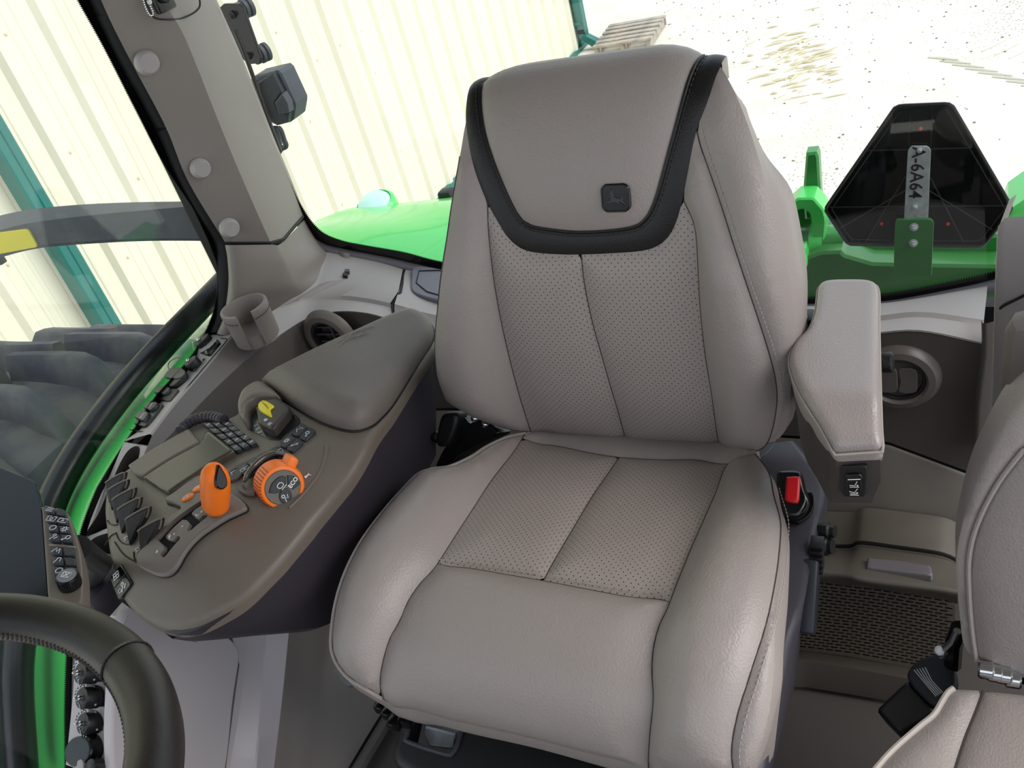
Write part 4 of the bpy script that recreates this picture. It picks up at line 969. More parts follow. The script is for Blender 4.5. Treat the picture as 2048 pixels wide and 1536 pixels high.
gp = pathS(SN, [(494, 972), (501, 956), (516, 938), (535, 923), (556, 915), (578, 918)], 30, .008)
MB().tube(gp, np.r_[.002, np.linspace(.003, .0045, 14), np.linspace(.0045, .003, 15)], 12).build('dial_guard', mat('smoky brown gloss', '5b5249', .12, coat=.6), dl)
MB().tube(pathS(SN, [(484, 976), (487, 985), (498, 990), (512, 989)], 16, .002), .0035, 8).build('dial_stop', M_con_lid, dl)
# raised shoulder line
MB().tube(pathS(SN, [(653, 892), (651, 912), (640, 945), (622, 970), (600, 995), (578, 1016)], 40, .0), .0022, 8).build('shoulder_edge', M_con, con)
# key strip
M_ic = mat('pale key print', 'c9ccd0', .6)
def keygrid(c00, c10, c11, c01, nu, nv, icons, name='key', lift=.004, gap=.08, dirv=(14, -8), isz=.010, parent=con, S=SN, m=M_key):
    c00, c10, c11, c01 = map(np.array, (c00, c10, c11, c01)); k = 0
    for j in range(nv):
        for i in range(nu):
            def q(u, v): return tuple(c00 * (1 - u) * (1 - v) + c10 * u * (1 - v) + c11 * u * v + c01 * (1 - u) * v)
            g = gap; pts = [q((i + g) / nu, (j + g) / nv), q((i + 1 - g) / nu, (j + g) / nv), q((i + 1 - g) / nu, (j + 1 - g) / nv), q((i + g) / nu, (j + 1 - g) / nv)]
            b = plate(name, S, pts, m, parent, lift=lift, bev=.001, sm=False, n=24, skirt=lift + .001, h=.006)
            ic = icons[k % len(icons)] if icons else None; k += 1
            if ic:
                cxy = q((i + .5) / nu, (j + .5) / nv); icon(S, cxy, (cxy[0] + dirv[0], cxy[1] + dirv[1]), isz, ic, M_ic, b, lift + .0005)
keygrid((604, 848), (637, 865), (586, 910), (556, 893), 2, 2, ['sway', 'bulb', 'gear', 'arrows'], gap=.05, isz=.012)
keygrid((555, 894), (585, 911), (497, 960), (466, 937), 1, 4, ['box', None, 'box2', 'box'], gap=.05, isz=.013)
q = onS(SN, 470, 952, .001); N = SN.N(SN.uv([(470, 952)]))[0]
MB().lathe([(.0125, 0), (.0125, .003), (.011, .004), (.0105, .003), (.0105, .0022)], q, N, 28, False).build('key_ring', M_con_lid, con)
b = MB().lathe([(.0105, 0), (.0105, .0028), (.001, .0034)], q, N, 28).build('round_key', M_key, con)
icon(SN, (470, 950), (484, 942), .011, 'flag', M_ic, b, .0048)
# arched keypad with ribbed roller
keygrid((405, 851), (463, 850), (521, 893), (476, 911), 3, 5, ['grid', 'bars', 'bars', 'plus', 'box2', 'dash', 'arrows', 'x', 'dash', 'leaf', 'light', 'bulb', 'wiper', 'plus', 'bars'], name='arched_key', lift=.007, gap=.06, isz=.007)
rp = pathS(SN, [(366, 868), (374, 857), (388, 848), (405, 842), (428, 840), (452, 847)], 46, .006)
rib_r = np.where(np.arange(46) % 4 < 3, .0085, .0072)
MB().tube(rp, rib_r, 12).build('ribbed_roller', M_con_dark, con, sharp=20)
# hooded yellow switch
hood = [(488, 846), (486, 824), (494, 800), (508, 788), (527, 780), (548, 790), (562, 802), (568, 812), (545, 809), (520, 812), (505, 826), (502, 840), (503, 860), (495, 858)]
plate('switch_hood', SN, hood, M_con, con, lift=.020, bev=.006, n=80, skirt=.022, h=.006)
plate('switch_well', SN, [(500, 862), (502, 834), (520, 812), (560, 806), (600, 838), (602, 846), (560, 882), (540, 880)], M_blackgl, con, lift=.0012, bev=.0005, sm=False, n=50, h=.01)
yb_ = plate('power_switch', SN, [(521, 832), (535, 817), (564, 811), (587, 829), (585, 838), (559, 870), (553, 875), (534, 866), (525, 862)], mat('charcoal switch', '38322f', .45), con, 'charcoal rocker switch with yellow slide', lift=.016, bev=.004, sm=False, n=70, skirt=.018, h=.006)
ys_ = plate('yellow_slide', SN, [(527, 829), (535, 821), (544, 821), (559, 831), (551, 838), (554, 853), (538, 845), (529, 838)], M_yellow, yb_, 'yellow slide', lift=.020, bev=.004, n=50, skirt=.005, h=.004)
for k in range(3): strokes(SN, [[(536 + k * 4, 825 + k * 3), (548 + k * 3 - 4, 834 + k * 3)]], .0004, mat('dark yellow', '8a7d10', .5), yb_, 'slide_line', .0203)
for s_, x, y in [('40', 541, 858), ('15', 549, 866)]: text(s_, SN, (x, y), (x + 10, y + 5), .0075, M_white, yb_, .0165)
for s_, x, y in [('80', 513, 853), ('60', 517, 860), ('40', 521, 867)]: text(s_, SN, (x, y), (x + 10, y - 5), .006, M_white, con, .002)
# front key pad
fk = plate('front_keypad', SN, [(245, 1129), (268, 1168), (241, 1202), (223, 1157)], M_blackgl, con, 'black two-key pad on the console nose', lift=.003, bev=.0015, sm=False, n=50, h=.006)
icon(SN, (237, 1152), (247, 1142), .014, 'grid', M_white, fk, .0036); icon(SN, (252, 1172), (262, 1162), .016, 'cane', M_white, fk, .0036); icon(SN, (245, 1182), (255, 1172), .009, 'ring', M_white, fk, .0036)
strokes(SN, [[(232, 1178), (256, 1147)]], .0005, M_con_dark, fk, 'key_joint', .0033)
# hydraulic paddle levers
M_pad = mat('charcoal paddle', '2b2725', .5, bump=(500, .15)); M_pade = mat('paddle edge', '6b645d', .45)
fn = _n(np.array([.30, -.80, .52]))
fin0 = [(505, 1035), (515, 975), (640, 893), (770, 832), (790, 850), (775, 930), (715, 1035), (660, 1100), (620, 1180), (590, 1250), (560, 1290), (535, 1215), (515, 1120)]
tops = [((120, 415), .80), ((150, 505), .80), ((200, 625), .93), ((262, 745), .95), ((355, 868), 1.0), ((508, 1005), 1.0)]
labs = ['farthest', 'second', 'third', 'fourth', 'fifth', 'nearest']
for i, ((tx, ty_), sc) in enumerate(tops):
    base = np.array([ZZ(tx + (x - 505) * sc, ty_ + (y - 1005) * sc) for x, y in fin0])
    org = onS(SN, *ZZ(tx + 60 * sc, ty_ + 240 * sc), .012)
    P = smooth(np.array([AP(x, y, org, fn) for x, y in base]), 48, True)
    t = MB().prism(P, fn, .009, .0022).build('hydraulic_lever', M_pad, con)
    MB().tube(P[2:22] - fn * .001, .0014, 6).build('paddle_edge', M_pade, t)
    ww = inset(P, fn, .006); c_ = ww.mean(0); MB().prism((ww - c_) * np.array([.8, .8, .8]) + c_ - fn * .0005, fn, .004, .001).build('paddle_recess', M_blackgl, t)
for i, pts in enumerate([[(150, 850), (180, 890), (230, 905), (275, 900)], [(260, 1010), (290, 1080), (350, 1130), (440, 1140)], [(470, 1230), (480, 1310), (520, 1370), (555, 1390)], [(125, 1150), (190, 1040), (260, 1000)], [(240, 1110), (350, 1260), (550, 1380)]]):
    MB().tube(pathS(SN, [ZZ(*p) for p in pts], 20, .0005), .0009, 5).build('boot_seam', M_seal, con)
for x, y in [(385, 1060), (520, 1195)]: icon(SN, ZZ(x, y), ZZ(x + 60, y + 40), .012, 'leaf', M_white, con, .001)

# ================================================================== seat fittings
def pnl(S, pts, n=70, sm=True): return outS(S, pts, n, sm)
# right armrest
SAr = Surf(lambda q: np.stack([q[:, 0], q[:, 1], .682 - .30 * np.maximum(0, .80 - q[:, 1]) ** 1.0 * sst(.80 - q[:, 1], 0, .03) - 4 * np.maximum(0, .745 - q[:, 1]) ** 1.5], 1), (.3, .9))
if SAr.N([(.3, .9)])[0][2] < 0: SAr.flip = -1
ao = [(1637, 572), (1655, 563), (1700, 561), (1740, 563), (1757, 577), (1758, 650), (1760, 750), (1763, 850), (1766, 894), (1760, 899), (1720, 902), (1675, 905), (1667, 902), (1655, 878), (1632, 838), (1602, 790), (1582, 745), (1578, 712), (1590, 684), (1616, 657), (1629, 625), (1633, 595)]
aq = outS(SAr, ao, 110)
arm_ = bpy.data.objects.new('armrest', None)
pad = panel('armrest_pad', SAr, aq, M_leather_arm, seat, 'grained leather armrest pad', h=.011, bev=.010, lift=.006, skirt=lambda V, N, Q: [V - np.array([0, 0, .012]), V - np.array([0, 0, 1.]) * (.030 - .021 * sst(.77 - V[:, 1:2], 0, .06)) + (V.mean(0) - V) * np.array([.03, .02, 0]), V - np.array([0, 0, 1.]) * (.034 - .021 * sst(.77 - V[:, 1:2], 0, .06)) + (V.mean(0) - V) * np.array([.10, .06, 0])], seg=.006, rings=(.002, .005, .009, .015))
P = SAr.P(aq) - np.array([0, 0, .003]); MB().tube(P, .0016, 6, False, True).build('pad_piping', M_stitch, pad)
AV = SAr.P(aq); cA_ = AV.mean(0); flat = lambda V, z: np.c_[V[:, :2], z + 0 * V[:, 0]]
A0 = AV - np.array([0, 0, 1.]) * (.028 - .021 * sst(.77 - AV[:, 1:2], 0, .06)) + (cA_ - AV) * np.array([.05, .02, 0])
fr_ = sst(.90 - AV[:, 1], 0, .2)
A1 = A0.copy(); A1[:, 2] = A0[:, 2] - .03
A2 = AV + (cA_ - AV) * np.array([.10, .04, 0]); A2[:, 2] = np.minimum(.597, A1[:, 2] - .01) - .02 * fr_; A2[:, 0] -= .008 * fr_
A3 = A2 + (cA_ - A2) * np.array([.15, .08, 0]); A3[:, 2] = A2[:, 2] - .006
mb = MB(); mb.rings([A0, A1, A2, A3], True, True)
ab = mb.build('armrest_base', mat('dark taupe armrest base', '3d3735', .45, bump=(700, .12)), seat, 'dark armrest base with tilt switch', sharp=40)
yf = A1[:, 1].min() - .002
SSw = plane(A(1710, 960, 'Y', yf + .001), (0, -1, .08))
plate('switch_frame', SSw, [(1685, 930), (1733, 928), (1736, 934), (1733, 986), (1728, 991), (1687, 990), (1683, 984), (1683, 935)], M_black, ab, lift=.003, bev=.001, sm=False, n=60, skirt=.012, h=.006)
plate('rocker_switch', SSw, [(1693, 943), (1726, 941), (1724, 986), (1694, 987)], M_blackgl, ab, lift=.006, bev=.0012, sm=False, n=40, skirt=.006, h=.006)
icon(SSw, (1709, 960), (1720, 960), .010, 'seat', M_white, ab, .0066, w=.07); icon(SSw, (1709, 976), (1720, 976), .010, 'seat2', M_white, ab, .0066, w=.07)
strokes(SSw, [[(1697, 952), (1722, 951)]], .0005, M_white, ab, 'switch_line', .0064)
MB().box(A(1603, 655, 'Y', .99), (.016, .03, .03), None, .004).build('armrest_hinge', M_blackgl, seat)
MB().box(A(1618, 645, 'Y', 1.01), (.014, .03, .026), None, .004).build('armrest_hinge', M_black, seat)
MB().lathe([(.010, -.006), (.012, 0), (.012, .008), (.009, .010), (.001, .010)], A(1768, 725, 'Z', .655), (1, 0, .1), 18).build('armrest_knob', M_black, seat)
# slate side cover with buckle
so = C([(1586, 882, 'Z', .45), (1612, 915, 'Z', .445), (1647, 975, 'Z', .43), (1634, 1047, 'Z', .425), (1615, 1127, 'Z', .42), (1599, 1215, 'Z', .42), (1577, 1285, 'Z', .415), (1564, 1352, 'Z', .41), (1540, 1459, 'Z', .40), (1530, 1510, 'Z', .39), (1520, 1560, 'Z', .38)], 60)
so2 = C([(1592, 884, 'Z', .44), (1618, 917, 'Z', .435), (1654, 985, 'Z', .40), (1648, 1060, 'Z', .37), (1630, 1140, 'Z', .35), (1604, 1234, 'Z', .33), (1601, 1280, 'Z', .31), (1592, 1360, 'Z', .30), (1566, 1459, 'Z', .29), (1552, 1515, 'Z', .28), (1540, 1570, 'Z', .27)], 60)
si_ = so + np.array([-.07, -.012, -.006]); si_[-18:, 2] -= np.linspace(0, .05, 18); si2 = si_ + np.array([-.02, 0, -.05])
so3 = so2 + np.array([-.03, .01, -.14])
loft('side_cover', [si2, si_, so + np.array([-.006, -.003, .002]), so, so + np.array([.003, .002, -.005]), so2, so3], M_slate, seat, 'slate plastic side cover', n=60, sharp=40)
bo_ = A(1588, 1000, 'Z', .445); bn_ = _n(np.array([.1, -.45, .88])); SBk = plane(bo_, bn_)
bk = plate('belt_buckle', SBk, [(1553, 958), (1562, 950), (1595, 949), (1605, 956), (1612, 985), (1620, 1010), (1605, 1038), (1585, 1044), (1566, 1038), (1556, 1015)], M_blackgl, seat, 'black belt buckle housing', lift=.020, bev=.006, n=70, skirt=.05, h=.008)
plate('buckle_button', SBk, [(1573, 965), (1600, 963), (1602, 968), (1599, 1016), (1594, 1018), (1571, 1014), (1570, 1010)], M_red, bk, 'red release button', lift=.024, bev=.003, sm=False, n=50, skirt=.006, h=.006)
plate('buckle_recess', SBk, [(1602, 1000), (1622, 985), (1630, 1005), (1622, 1030), (1605, 1044), (1590, 1046)], M_frit, seat, lift=.006, bev=.001, n=40, skirt=.01)
for x, y, r, L in [(1650, 1062, .017, .016), (1648, 1092, .020, .014)]:
    c = A(x, y, 'X', .272); r *= .62; L *= .8; MB().lathe([(r * .8, -.012), (r, -.006), (r, L * .4), (r * .8, L * .6), (r * .78, L)], c, (1, -.15, .2), 20).build('adjuster_knob', M_black, seat)
for i in range(5): MB().box(A(1634, 1086 + i * 12, 'X', .268), (.016, .02, .006), None, .001).build('height_scale', M_black, seat)
MB().box(A(1619, 1192, 'X', .262) , (.02, .09, .03), np.array([[1, 0, 0], [0, .75, .66], [0, -.66, .75]]), .004).build('slide_handle', mat('blue black plastic', '23262f', .4), seat)
# base, suspension and front plate
SBp = plane(A(1000, 1500, 'Z', .20), (0, -.30, .95))
hol = [(824, 1424), (813, 1470), (814, 1484), (892, 1510), (904, 1508), (915, 1492), (928, 1452), (925, 1400), (830, 1400)]
bq = outS(SBp, [(798, 1440), (788, 1475), (778, 1500), (786, 1530), (830, 1560), (1000, 1600), (1320, 1680), (1330, 1560), (1000, 1440), (830, 1370)], 100, False)
panel('base_plate', SBp, bq, M_black, seat, h=.02, bev=.012, lift=.0, skirt=.04, holes=[outS(SBp, hol, 60, False)], seg=.008)
P = pathS(SBp, [(826, 1424), (815, 1470), (816, 1484), (892, 1509), (904, 1507), (914, 1492), (926, 1455)], 40, .001); MB().tube(P, .0035, 8).build('cutout_rim', M_slate, seat)
SBr = plane(A(885, 1470, 'Z', .17), (0, -.30, .95))
plate('metal_bracket', SBr, [(858, 1425), (935, 1450), (927, 1468), (912, 1472), (909, 1500), (860, 1494), (848, 1470)], M_steel, seat, 'zinc bracket showing through the base cut-out', lift=.004, bev=.002, sm=False, n=50, skirt=.02)
MB().tube([A(853, 1454, 'Z', .182), A(912, 1470, 'Z', .182)], .003, 8).build('bracket_fold', M_steel, seat)
MB().box((0, .73, .08), (.34, .30, .16), None, .02).build('suspension_base', M_black, seat)
MB().box((0, .74, .30), (.36, .34, .10), None, .01).build('seat_frame', M_black, seat)
mb = MB()
for x, y in [(765, 1412), (780, 1425), (800, 1430), (790, 1445), (812, 1440)]: mb.box(A(x, y, 'Z', .27), (.02, .02, .018), None, .004)
mb.build('adjuster_bracket', M_blackgl, seat)
SLp = plane(A(690, 1350, 'X', -.25), (-.3, -.6, .5))
plate('side_trim_tip', SLp, [(661, 1312), (672, 1322), (700, 1350), (708, 1366), (700, 1375), (690, 1372), (672, 1350)], M_slate, seat, lift=.0, bev=.002, n=40, skirt=.03)
# recliner handle at the rear left of the cushion
SRc = plane(A(905, 860, 'Y', .90), (-.1, -.8, .55))
plate('recliner_bracket', SRc, [(925, 832), (938, 848), (958, 836), (985, 850), (1000, 868), (960, 890), (915, 915), (890, 940), (868, 935), (885, 900), (900, 880)], M_blackgl, seat, 'black recliner bracket', lift=.0, bev=.003, sm=False, n=60, skirt=.03)
plate('recliner_handle', SRc, [(894, 832), (900, 825), (918, 822), (927, 826), (926, 850), (916, 880), (905, 890), (890, 892), (884, 880), (889, 850)], M_black, seat, 'black recliner handle', lift=.018, bev=.006, n=50, skirt=.02)
for x, y, r in [(879, 873, .010), (955, 836, .007), (975, 848, .006)]: MB().ball(onS(SRc, x, y, .006), r, 10).build('fitting', M_black if x < 900 else M_chrome, seat)

# ================================================================== instructor seat
ins = thing('instructor_seat', 'smaller taupe leather passenger seat cut by the right picture edge', 'seat', (.65, .68, 0))
SI = Surf(lambda q: np.stack([q[:, 0], .72 + .30 * (q[:, 1] - .39) - .02 * np.sin(np.clip((q[:, 0] - .43) / .4, 0, 1) * math.pi), q[:, 1]], 1), (.47, .55))
if SI.N([(.5, .5)])[0][1] > 0: SI.flip = -1
io = SI.uv([(2052, 786), (2030, 815), (2000, 858), (1950, 960), (1922, 1060), (1912, 1130), (1917, 1200), (1925, 1280), (1936, 1305), (1953, 1320)])
ip = SI.uv([(2065, 880), (2048, 897), (1995, 967), (1955, 1047), (1939, 1114), (1939, 1181), (1944, 1250), (1953, 1320)])
apx = io[0] + np.array([.045, .075]); io = smooth(np.vstack([apx, io]), 60); ip = smooth(np.vstack([apx, ip]), 60)
topx = np.array([io[0, 0] + .06, io[0, 1] + .07])
panel('backrest_side', SI, np.vstack([io, ip[::-1]]), M_leather, ins, h=.012, puff=.010, w=.016, skirt=lambda V, N, Q: [V + np.array([-.002, .05, 0])])
SItop = np.array([[.85, .72]])
seamI = smooth(SI.uv([(2046, 1190), (2040, 1300), (2034, 1350)]), 20)
bI = smooth(SI.uv([(1953, 1320), (1990, 1340), (2034, 1352)]), 12)
right_ = np.array([[.85, bI[-1, 1]], [.85, ip[0, 1]]])
panel('backrest_front', SI, np.vstack([ip, bI[1:], right_]), M_leather, ins, h=.014, puff=.012, w=.016, skirt=lambda V, N, Q: [V + np.array([0, .06, 0])])
mb = MB(); mb.tube(SI.P(ip) + SI.N(ip) * .003, .0028, 8); mb.build('backrest_piping', M_leather, ins)
MB().box((.66, .86, .56), (.40, .05, .36), None, .02).build('backrest_shell', M_trim_dk, ins)
SIc = Surf(lambda q: np.stack([q[:, 0], q[:, 1], .352 + .02 * np.sin(np.clip((q[:, 0] - .36) / .45, 0, 1) * math.pi) + .02 * sst(.62 - q[:, 1], 0, .15) - .02 * sst(.5 - q[:, 1], 0, .12)], 1), (.45, .62))
if SIc.N([(.5, .6)])[0][2] < 0: SIc.flip = -1
co = smooth(SIc.uv([(1908, 1379), (1896, 1388), (1885, 1405), (1868, 1432), (1840, 1455), (1800, 1490), (1770, 1520), (1745, 1550), (1725, 1585)]), 50)
cs_ = smooth(SIc.uv([(1966, 1382), (1950, 1425), (1928, 1480), (1910, 1536), (1895, 1590)]), 30)
ct_ = SIc.uv([(1908, 1379), (1935, 1380), (1966, 1382)])
cbm = np.array([[co[-1, 0] + .02, .42], [cs_[-1, 0] - .005, .41]])
panel('cushion_bolster', SIc, np.vstack([co, cbm, cs_[::-1], ct_[::-1][1:]]), M_leather, ins, h=.012, puff=.012, w=.016, skirt=lambda V, N, Q: [V - np.array([-.004, 0, .07])])
panel('cushion_centre', SIc, np.vstack([cs_, [[cs_[-1, 0], .41], [.85, .41], [.85, cs_[0, 1] + .0]]]), M_leather, ins, h=.014, puff=.010, w=.012, skirt=lambda V, N, Q: [V - np.array([0, 0, .07])])
mb = MB(); mb.tube(SIc.P(co) + SIc.N(co) * .002, .0035, 8); mb.build('cushion_piping', mat('pale piping', 'b3aaa2', .45), ins)
mb = MB(); mb.tube(SIc.P(cs_) + SIc.N(cs_) * .0, .0013, 6); mb.build('seam', M_seam, ins)
MB().box((.62, .60, .16), (.34, .26, .30), None, .02).build('seat_box', M_black, ins)
MB().box((.66, .735, .36), (.40, .03, .05), None, .008).build('hinge_bar', M_blackgl, ins)
for i, (x, y) in enumerate([(1972, 1340), (1990, 1346), (2008, 1350), (2026, 1358)]):
    MB().lathe([(.008, -.008), (.010, -.006), (.010, .006), (.008, .008)], A(x, y, 'Y', .70), (1, 0, 0), 14).build('hinge_pin', M_chrome, ins)
MB().tube([A(1920, 1255, 'Y', .755), A(1908, 1285, 'Y', .755), A(1905, 1330, 'Y', .755)], .010, 10).build('hinge_arm', M_blackgl, ins)
MB().tube([A(1915, 1262, 'Y', .74), A(1905, 1284, 'Y', .74), A(1890, 1298, 'Y', .74)], .0045, 8).build('release_rod', M_chrome, ins)
MB().ball(A(1879, 1301, 'Y', .74), .006, 10).build('rod_ball', M_white, ins); MB().box(A(1886, 1308, 'Y', .74), (.01, .006, .014), None, .002).build('rod_clip', M_chrome, ins)
# belt retractor
rt = thing('belt_retractor', 'black seat belt retractor with webbing beside the passenger seat', 'seat belt', A(1830, 1410, 'Z', .2))
SRt = plane(A(1840, 1390, 'Z', .29), (-.15, -.35, .92))
plate('retractor_body', SRt, [(1800, 1372), (1816, 1360), (1872, 1419), (1850, 1440), (1800, 1468), (1751, 1419)], M_black, rt, lift=.0, bev=.005, sm=False, n=60, skirt=.05, h=.012)
plate('webbing', SRt, [(1826, 1333), (1850, 1318), (1884, 1310), (1900, 1318), (1912, 1350), (1908, 1380), (1876, 1416), (1845, 1395), (1816, 1358)], mat('black webbing', '1d2228', .6, bump=(300, .4)), rt, lift=.006, bev=.003, n=60, skirt=.02, h=.01)
strokes(SRt, [[(1830 + k * 5.5, 1343 - k * 1.2), (1852 + k * 4, 1370), (1874 + k * 3.2, 1396 - k * 2)] for k in range(5)], .0006, M_ic, rt, 'webbing_stripe', .0065)

# ================================================================== monitor
mn = _n(np.array([.22, .08, .97])); mo = A(125, 1100, 'D', .95); SMo = plane(mo, mn, (0, 1, 0))
mon = thing('monitor', 'dark touchscreen with a strip of symbol keys and a rotary knob', 'monitor', mo)
plate('screen', SMo, [(-90, 905), (0, 935), (72, 964), (78, 990), (84, 1018), (98, 1192), (90, 1230), (-90, 1240)], mat('dark screen glass', '0b0d10', .12, spec=.3), mon, 'dark glossy screen', lift=.001, bev=.001, sm=False, n=80, skirt=.02, h=.02)
plate('key_panel', SMo, [(85, 1017), (112, 1021), (133, 1026), (141, 1036), (154, 1076), (162, 1103), (167, 1140), (168, 1195), (165, 1215), (100, 1215), (97, 1190)], M_con, mon, 'taupe key panel', lift=.004, bev=.002, sm=False, n=70, skirt=.025, h=.01)
keygrid((92, 1020), (136, 1030), (152, 1098), (104, 1094), 2, 4, ['bars', None, 'box2', 'box', 'ring', 'gear', 'cane', 'bulb'], name='monitor_key', lift=.009, gap=.08, dirv=(12, 2), isz=.011, parent=mon, S=SMo)
keygrid((106, 1102), (153, 1107), (163, 1164), (112, 1164), 2, 3, ['sway', None, 'horn', None, 'ring', None], name='monitor_key', lift=.009, gap=.08, dirv=(12, 2), isz=.011, parent=mon, S=SMo)
strokes(SMo, [[(102, 1098), (154, 1103)]], .0012, M_trim, mon, 'key_divider', .006)
kc = onS(SMo, 144, 1176, .004)
kn = MB().lathe([(.0108, 0), (.0108, .012), (.0102, .0135), (.0092, .014)], kc, mn, 40).build('rotary_knob', M_blackgl, mon, 'black rotary knob with grey face')
MB().lathe([(.0093, .013), (.0090, .0148), (.001, .0148)], kc, mn, 36).build('knob_face', mat('grey knob face', '7d7f88', .35), kn)
SKn = plane(kc + mn * .0149, mn, (0, 1, 0)); icon(SKn, tuple(proj(kc + mn * .0149)[0]), tuple(proj(kc + mn * .0149)[0] + [14, 2]), .009, 'x', M_white, kn, .0006)
mb = MB()
for a in np.arange(30) * 2 * math.pi / 30:
    u1, u2, _ = basis(mn); d = u1 * math.cos(a) + u2 * math.sin(a); mb.tube([kc + d * .0109 + mn * .002, kc + d * .0109 + mn * .0125], .0004, 4)
o = mb.build('knob_rib', M_black, kn)
MB().tube([mo - mn * .03 + np.array([-.02, .03, 0]), mo * .5 + A(172, 1172, 'Z', .52) * .5 + np.array([0, .03, -.02]), A(172, 1172, 'Z', .52)], .014, 12).build('monitor_arm', M_black, mon)
# dark holder beside the console nose
o = MB().box(A(190, 1170, 'Z', .52), (.10, .09, .05), None, .015).build('monitor_bracket', M_con_dark, mon)

# ================================================================== steering wheel
wc = np.array([-.128, .038, .935]); wn_ = _n(np.array([.1, .2, .97])); wa, wb, _ = basis(wn_, (0, 1, 0)); WR, wr = .191, .0165
whl = thing('steering_wheel', 'black leather steering wheel rim in the lower corner by the monitor', 'steering wheel', wc)
an = np.arange(160) * 2 * math.pi / 160
MB().tube([wc + WR * (wa * math.cos(a) + wb * math.sin(a)) for a in an], wr, 24, False, True).build('rim', M_wheel, whl, 'leather rim')
def wpt(px, py):
    p = AP(px, py, wc, wn_) - wc; return math.atan2(p @ wb, p @ wa)
a_s = wpt(255, 1330)
def wring(a, dr=.0004): 
    d = wa * math.cos(a) + wb * math.sin(a); c = wc + d * WR
    return [c + (d * math.cos(t) + wn_ * math.sin(t)) * (wr + dr) for t in np.arange(24) * math.pi / 12]
MB().tube(wring(a_s), .0009, 5, False, True).build('rim_seam', M_black_leather, whl)
mb = MB()
a0 = wpt(0, 1232); a1 = wpt(305, 1536); 
for a in np.arange(min(a0, a1) - .5, max(a0, a1) + .5, .022):
    pts = []
    for dt, da_ in ((-.16, -.006), (0, 0), (.16, .006)):
        t = math.pi * 1.06 + dt; d = wa * math.cos(a + da_) + wb * math.sin(a + da_); pts.append(wc + d * WR + (d * math.cos(t) - wn_ * math.sin(t) * -1) * (wr + .0003))
    mb.tube(pts, .0008, 4)
o = mb.build('stitching', mat('wheel stitching', '4b4642', .6), whl); o['kind'] = 'stuff'
MB().lathe([(.06, -.05), (.065, -.03), (.06, -.015), (.02, -.008), (.001, -.008)], wc, wn_, 32).build('hub', M_black, whl)
for ang in (a_s + 2.2, a_s + 3.6):
    d = wa * math.cos(ang) + wb * math.sin(ang); MB().tube([wc + d * .05 - wn_ * .03, wc + d * .12 - wn_ * .02, wc + d * (WR - .005)], [.016, .012, .010], 10).build('spoke', M_black, whl)
MB().tube([wc - wn_ * .04, wc - wn_ * .2 + np.array([-.02, -.1, 0]), np.array([wc[0] - .05, -.25, .3])], .03, 14).build('column', M_black, whl)

# ================================================================== cup holder and sockets on the ledge
cc0 = A(487, 613, 'Z', .635); ch = thing('cup_holder', 'taupe open-fronted cup holder at the foot of the pillar', 'cup holder', cc0 - np.array([0, 0, .07]))
gd = math.atan2(-.80, .62)
def arc(r, z, g=.36, n=40): return [cc0 + np.array([r * math.cos(t), r * math.sin(t), z]) for t in np.linspace(gd + g, gd + 2 * math.pi - g, n)]
mb = MB(); sec_ = [arc(.036, -.066), arc(.0375, 0), arc(.039, .003), arc(.0435, .0015), arc(.044, -.004), arc(.043, -.012), arc(.0424, -.013), arc(.041, -.066)]
Vv = np.stack(sec_); R_ = [Vv[:, j] for j in range(Vv.shape[1])]
mb.rings(R_, True, True); mb.build('cup_wall', M_trim, ch, sharp=35)
MB().lathe([(.038, -.02), (.038, .003), (.030, .002), (.001, .001)], cc0 - np.array([0, 0, .050]), (0, 0, 1), 30).build('cup_floor', M_trim, ch)
MB().tube([cc0 + np.array([.0428 * math.cos(t), .0428 * math.sin(t), -.0135]) for t in np.linspace(gd + .37, gd + 2 * math.pi - .37, 40)], .0007, 5).build('rim_joint', M_seal, ch)
# collar that seats the holder on the slope
lp_ = np.vstack([lg_o, lg_i]); kk, *_r = np.linalg.lstsq(np.c_[lp_[:, :2], np.ones(len(lp_))], lp_[:, 2], rcond=None)
SLg = Surf(lambda q: np.stack([q[:, 0], q[:, 1], q[:, 0] * kk[0] + q[:, 1] * kk[1] + kk[2]], 1), (-.81, .9))
if SLg.N([(-.81, .9)])[0][2] < 0: SLg.flip = -1
LN = SLg.N([(-.81, .9)])[0]; Zl = lambda x, y: (230 + x * .15625, 640 + y * .15625)
LG = 'sockets and connectors on the window ledge'
def chain(P, r, par, n=None, name='bead_chain'):
    P = np.asarray(P, float); L = np.linalg.norm(np.diff(P, axis=0), axis=1).sum(); mb = MB()
    for p in resamp(smooth(P, 40), max(3, int(L / (r * 2.1)))): mb.ball(p, r, 6)
    return mb.build(name, M_chrome, par)
panel_o = pathS(SLg, [Zl(*p) for p in [(1240, 225), (1440, 245), (1430, 275), (960, 830), (450, 1450), (190, 1410)]], 60, .001, False)
MB().tube(panel_o, .0010, 5).build('panel_joint', M_seal, ledge_l)
t = thing('round_connector', 'black round connector with chained cap on a square flange, rearmost on the ledge', 'connector', onS(SLg, 415, 698), LG)
plate('flange', SLg, [Zl(*p) for p in [(1025, 425), (1150, 452), (1210, 458), (1352, 300), (1335, 268), (1180, 262)]], M_blackgl, t, lift=.004, bev=.001, sm=False, n=40, h=.006)
q = onS(SLg, 416, 692, .004); MB().lathe([(.0165, 0), (.0165, .012), (.015, .014), (.001, .0145)], q, LN, 28).build('cap', M_black, t)
q2 = q + LN * .0145 + np.array([-.004, -.003, 0]); MB().ball(q2, .0042, 10).build('cap_stud', M_chrome, t)
chain([q2, q2 + np.array([-.008, -.008, -.002]), onS(SLg, 396, 693, .014), onS(SLg, 393, 702, .008), onS(SLg, 394, 706, .004)], .0012, t)
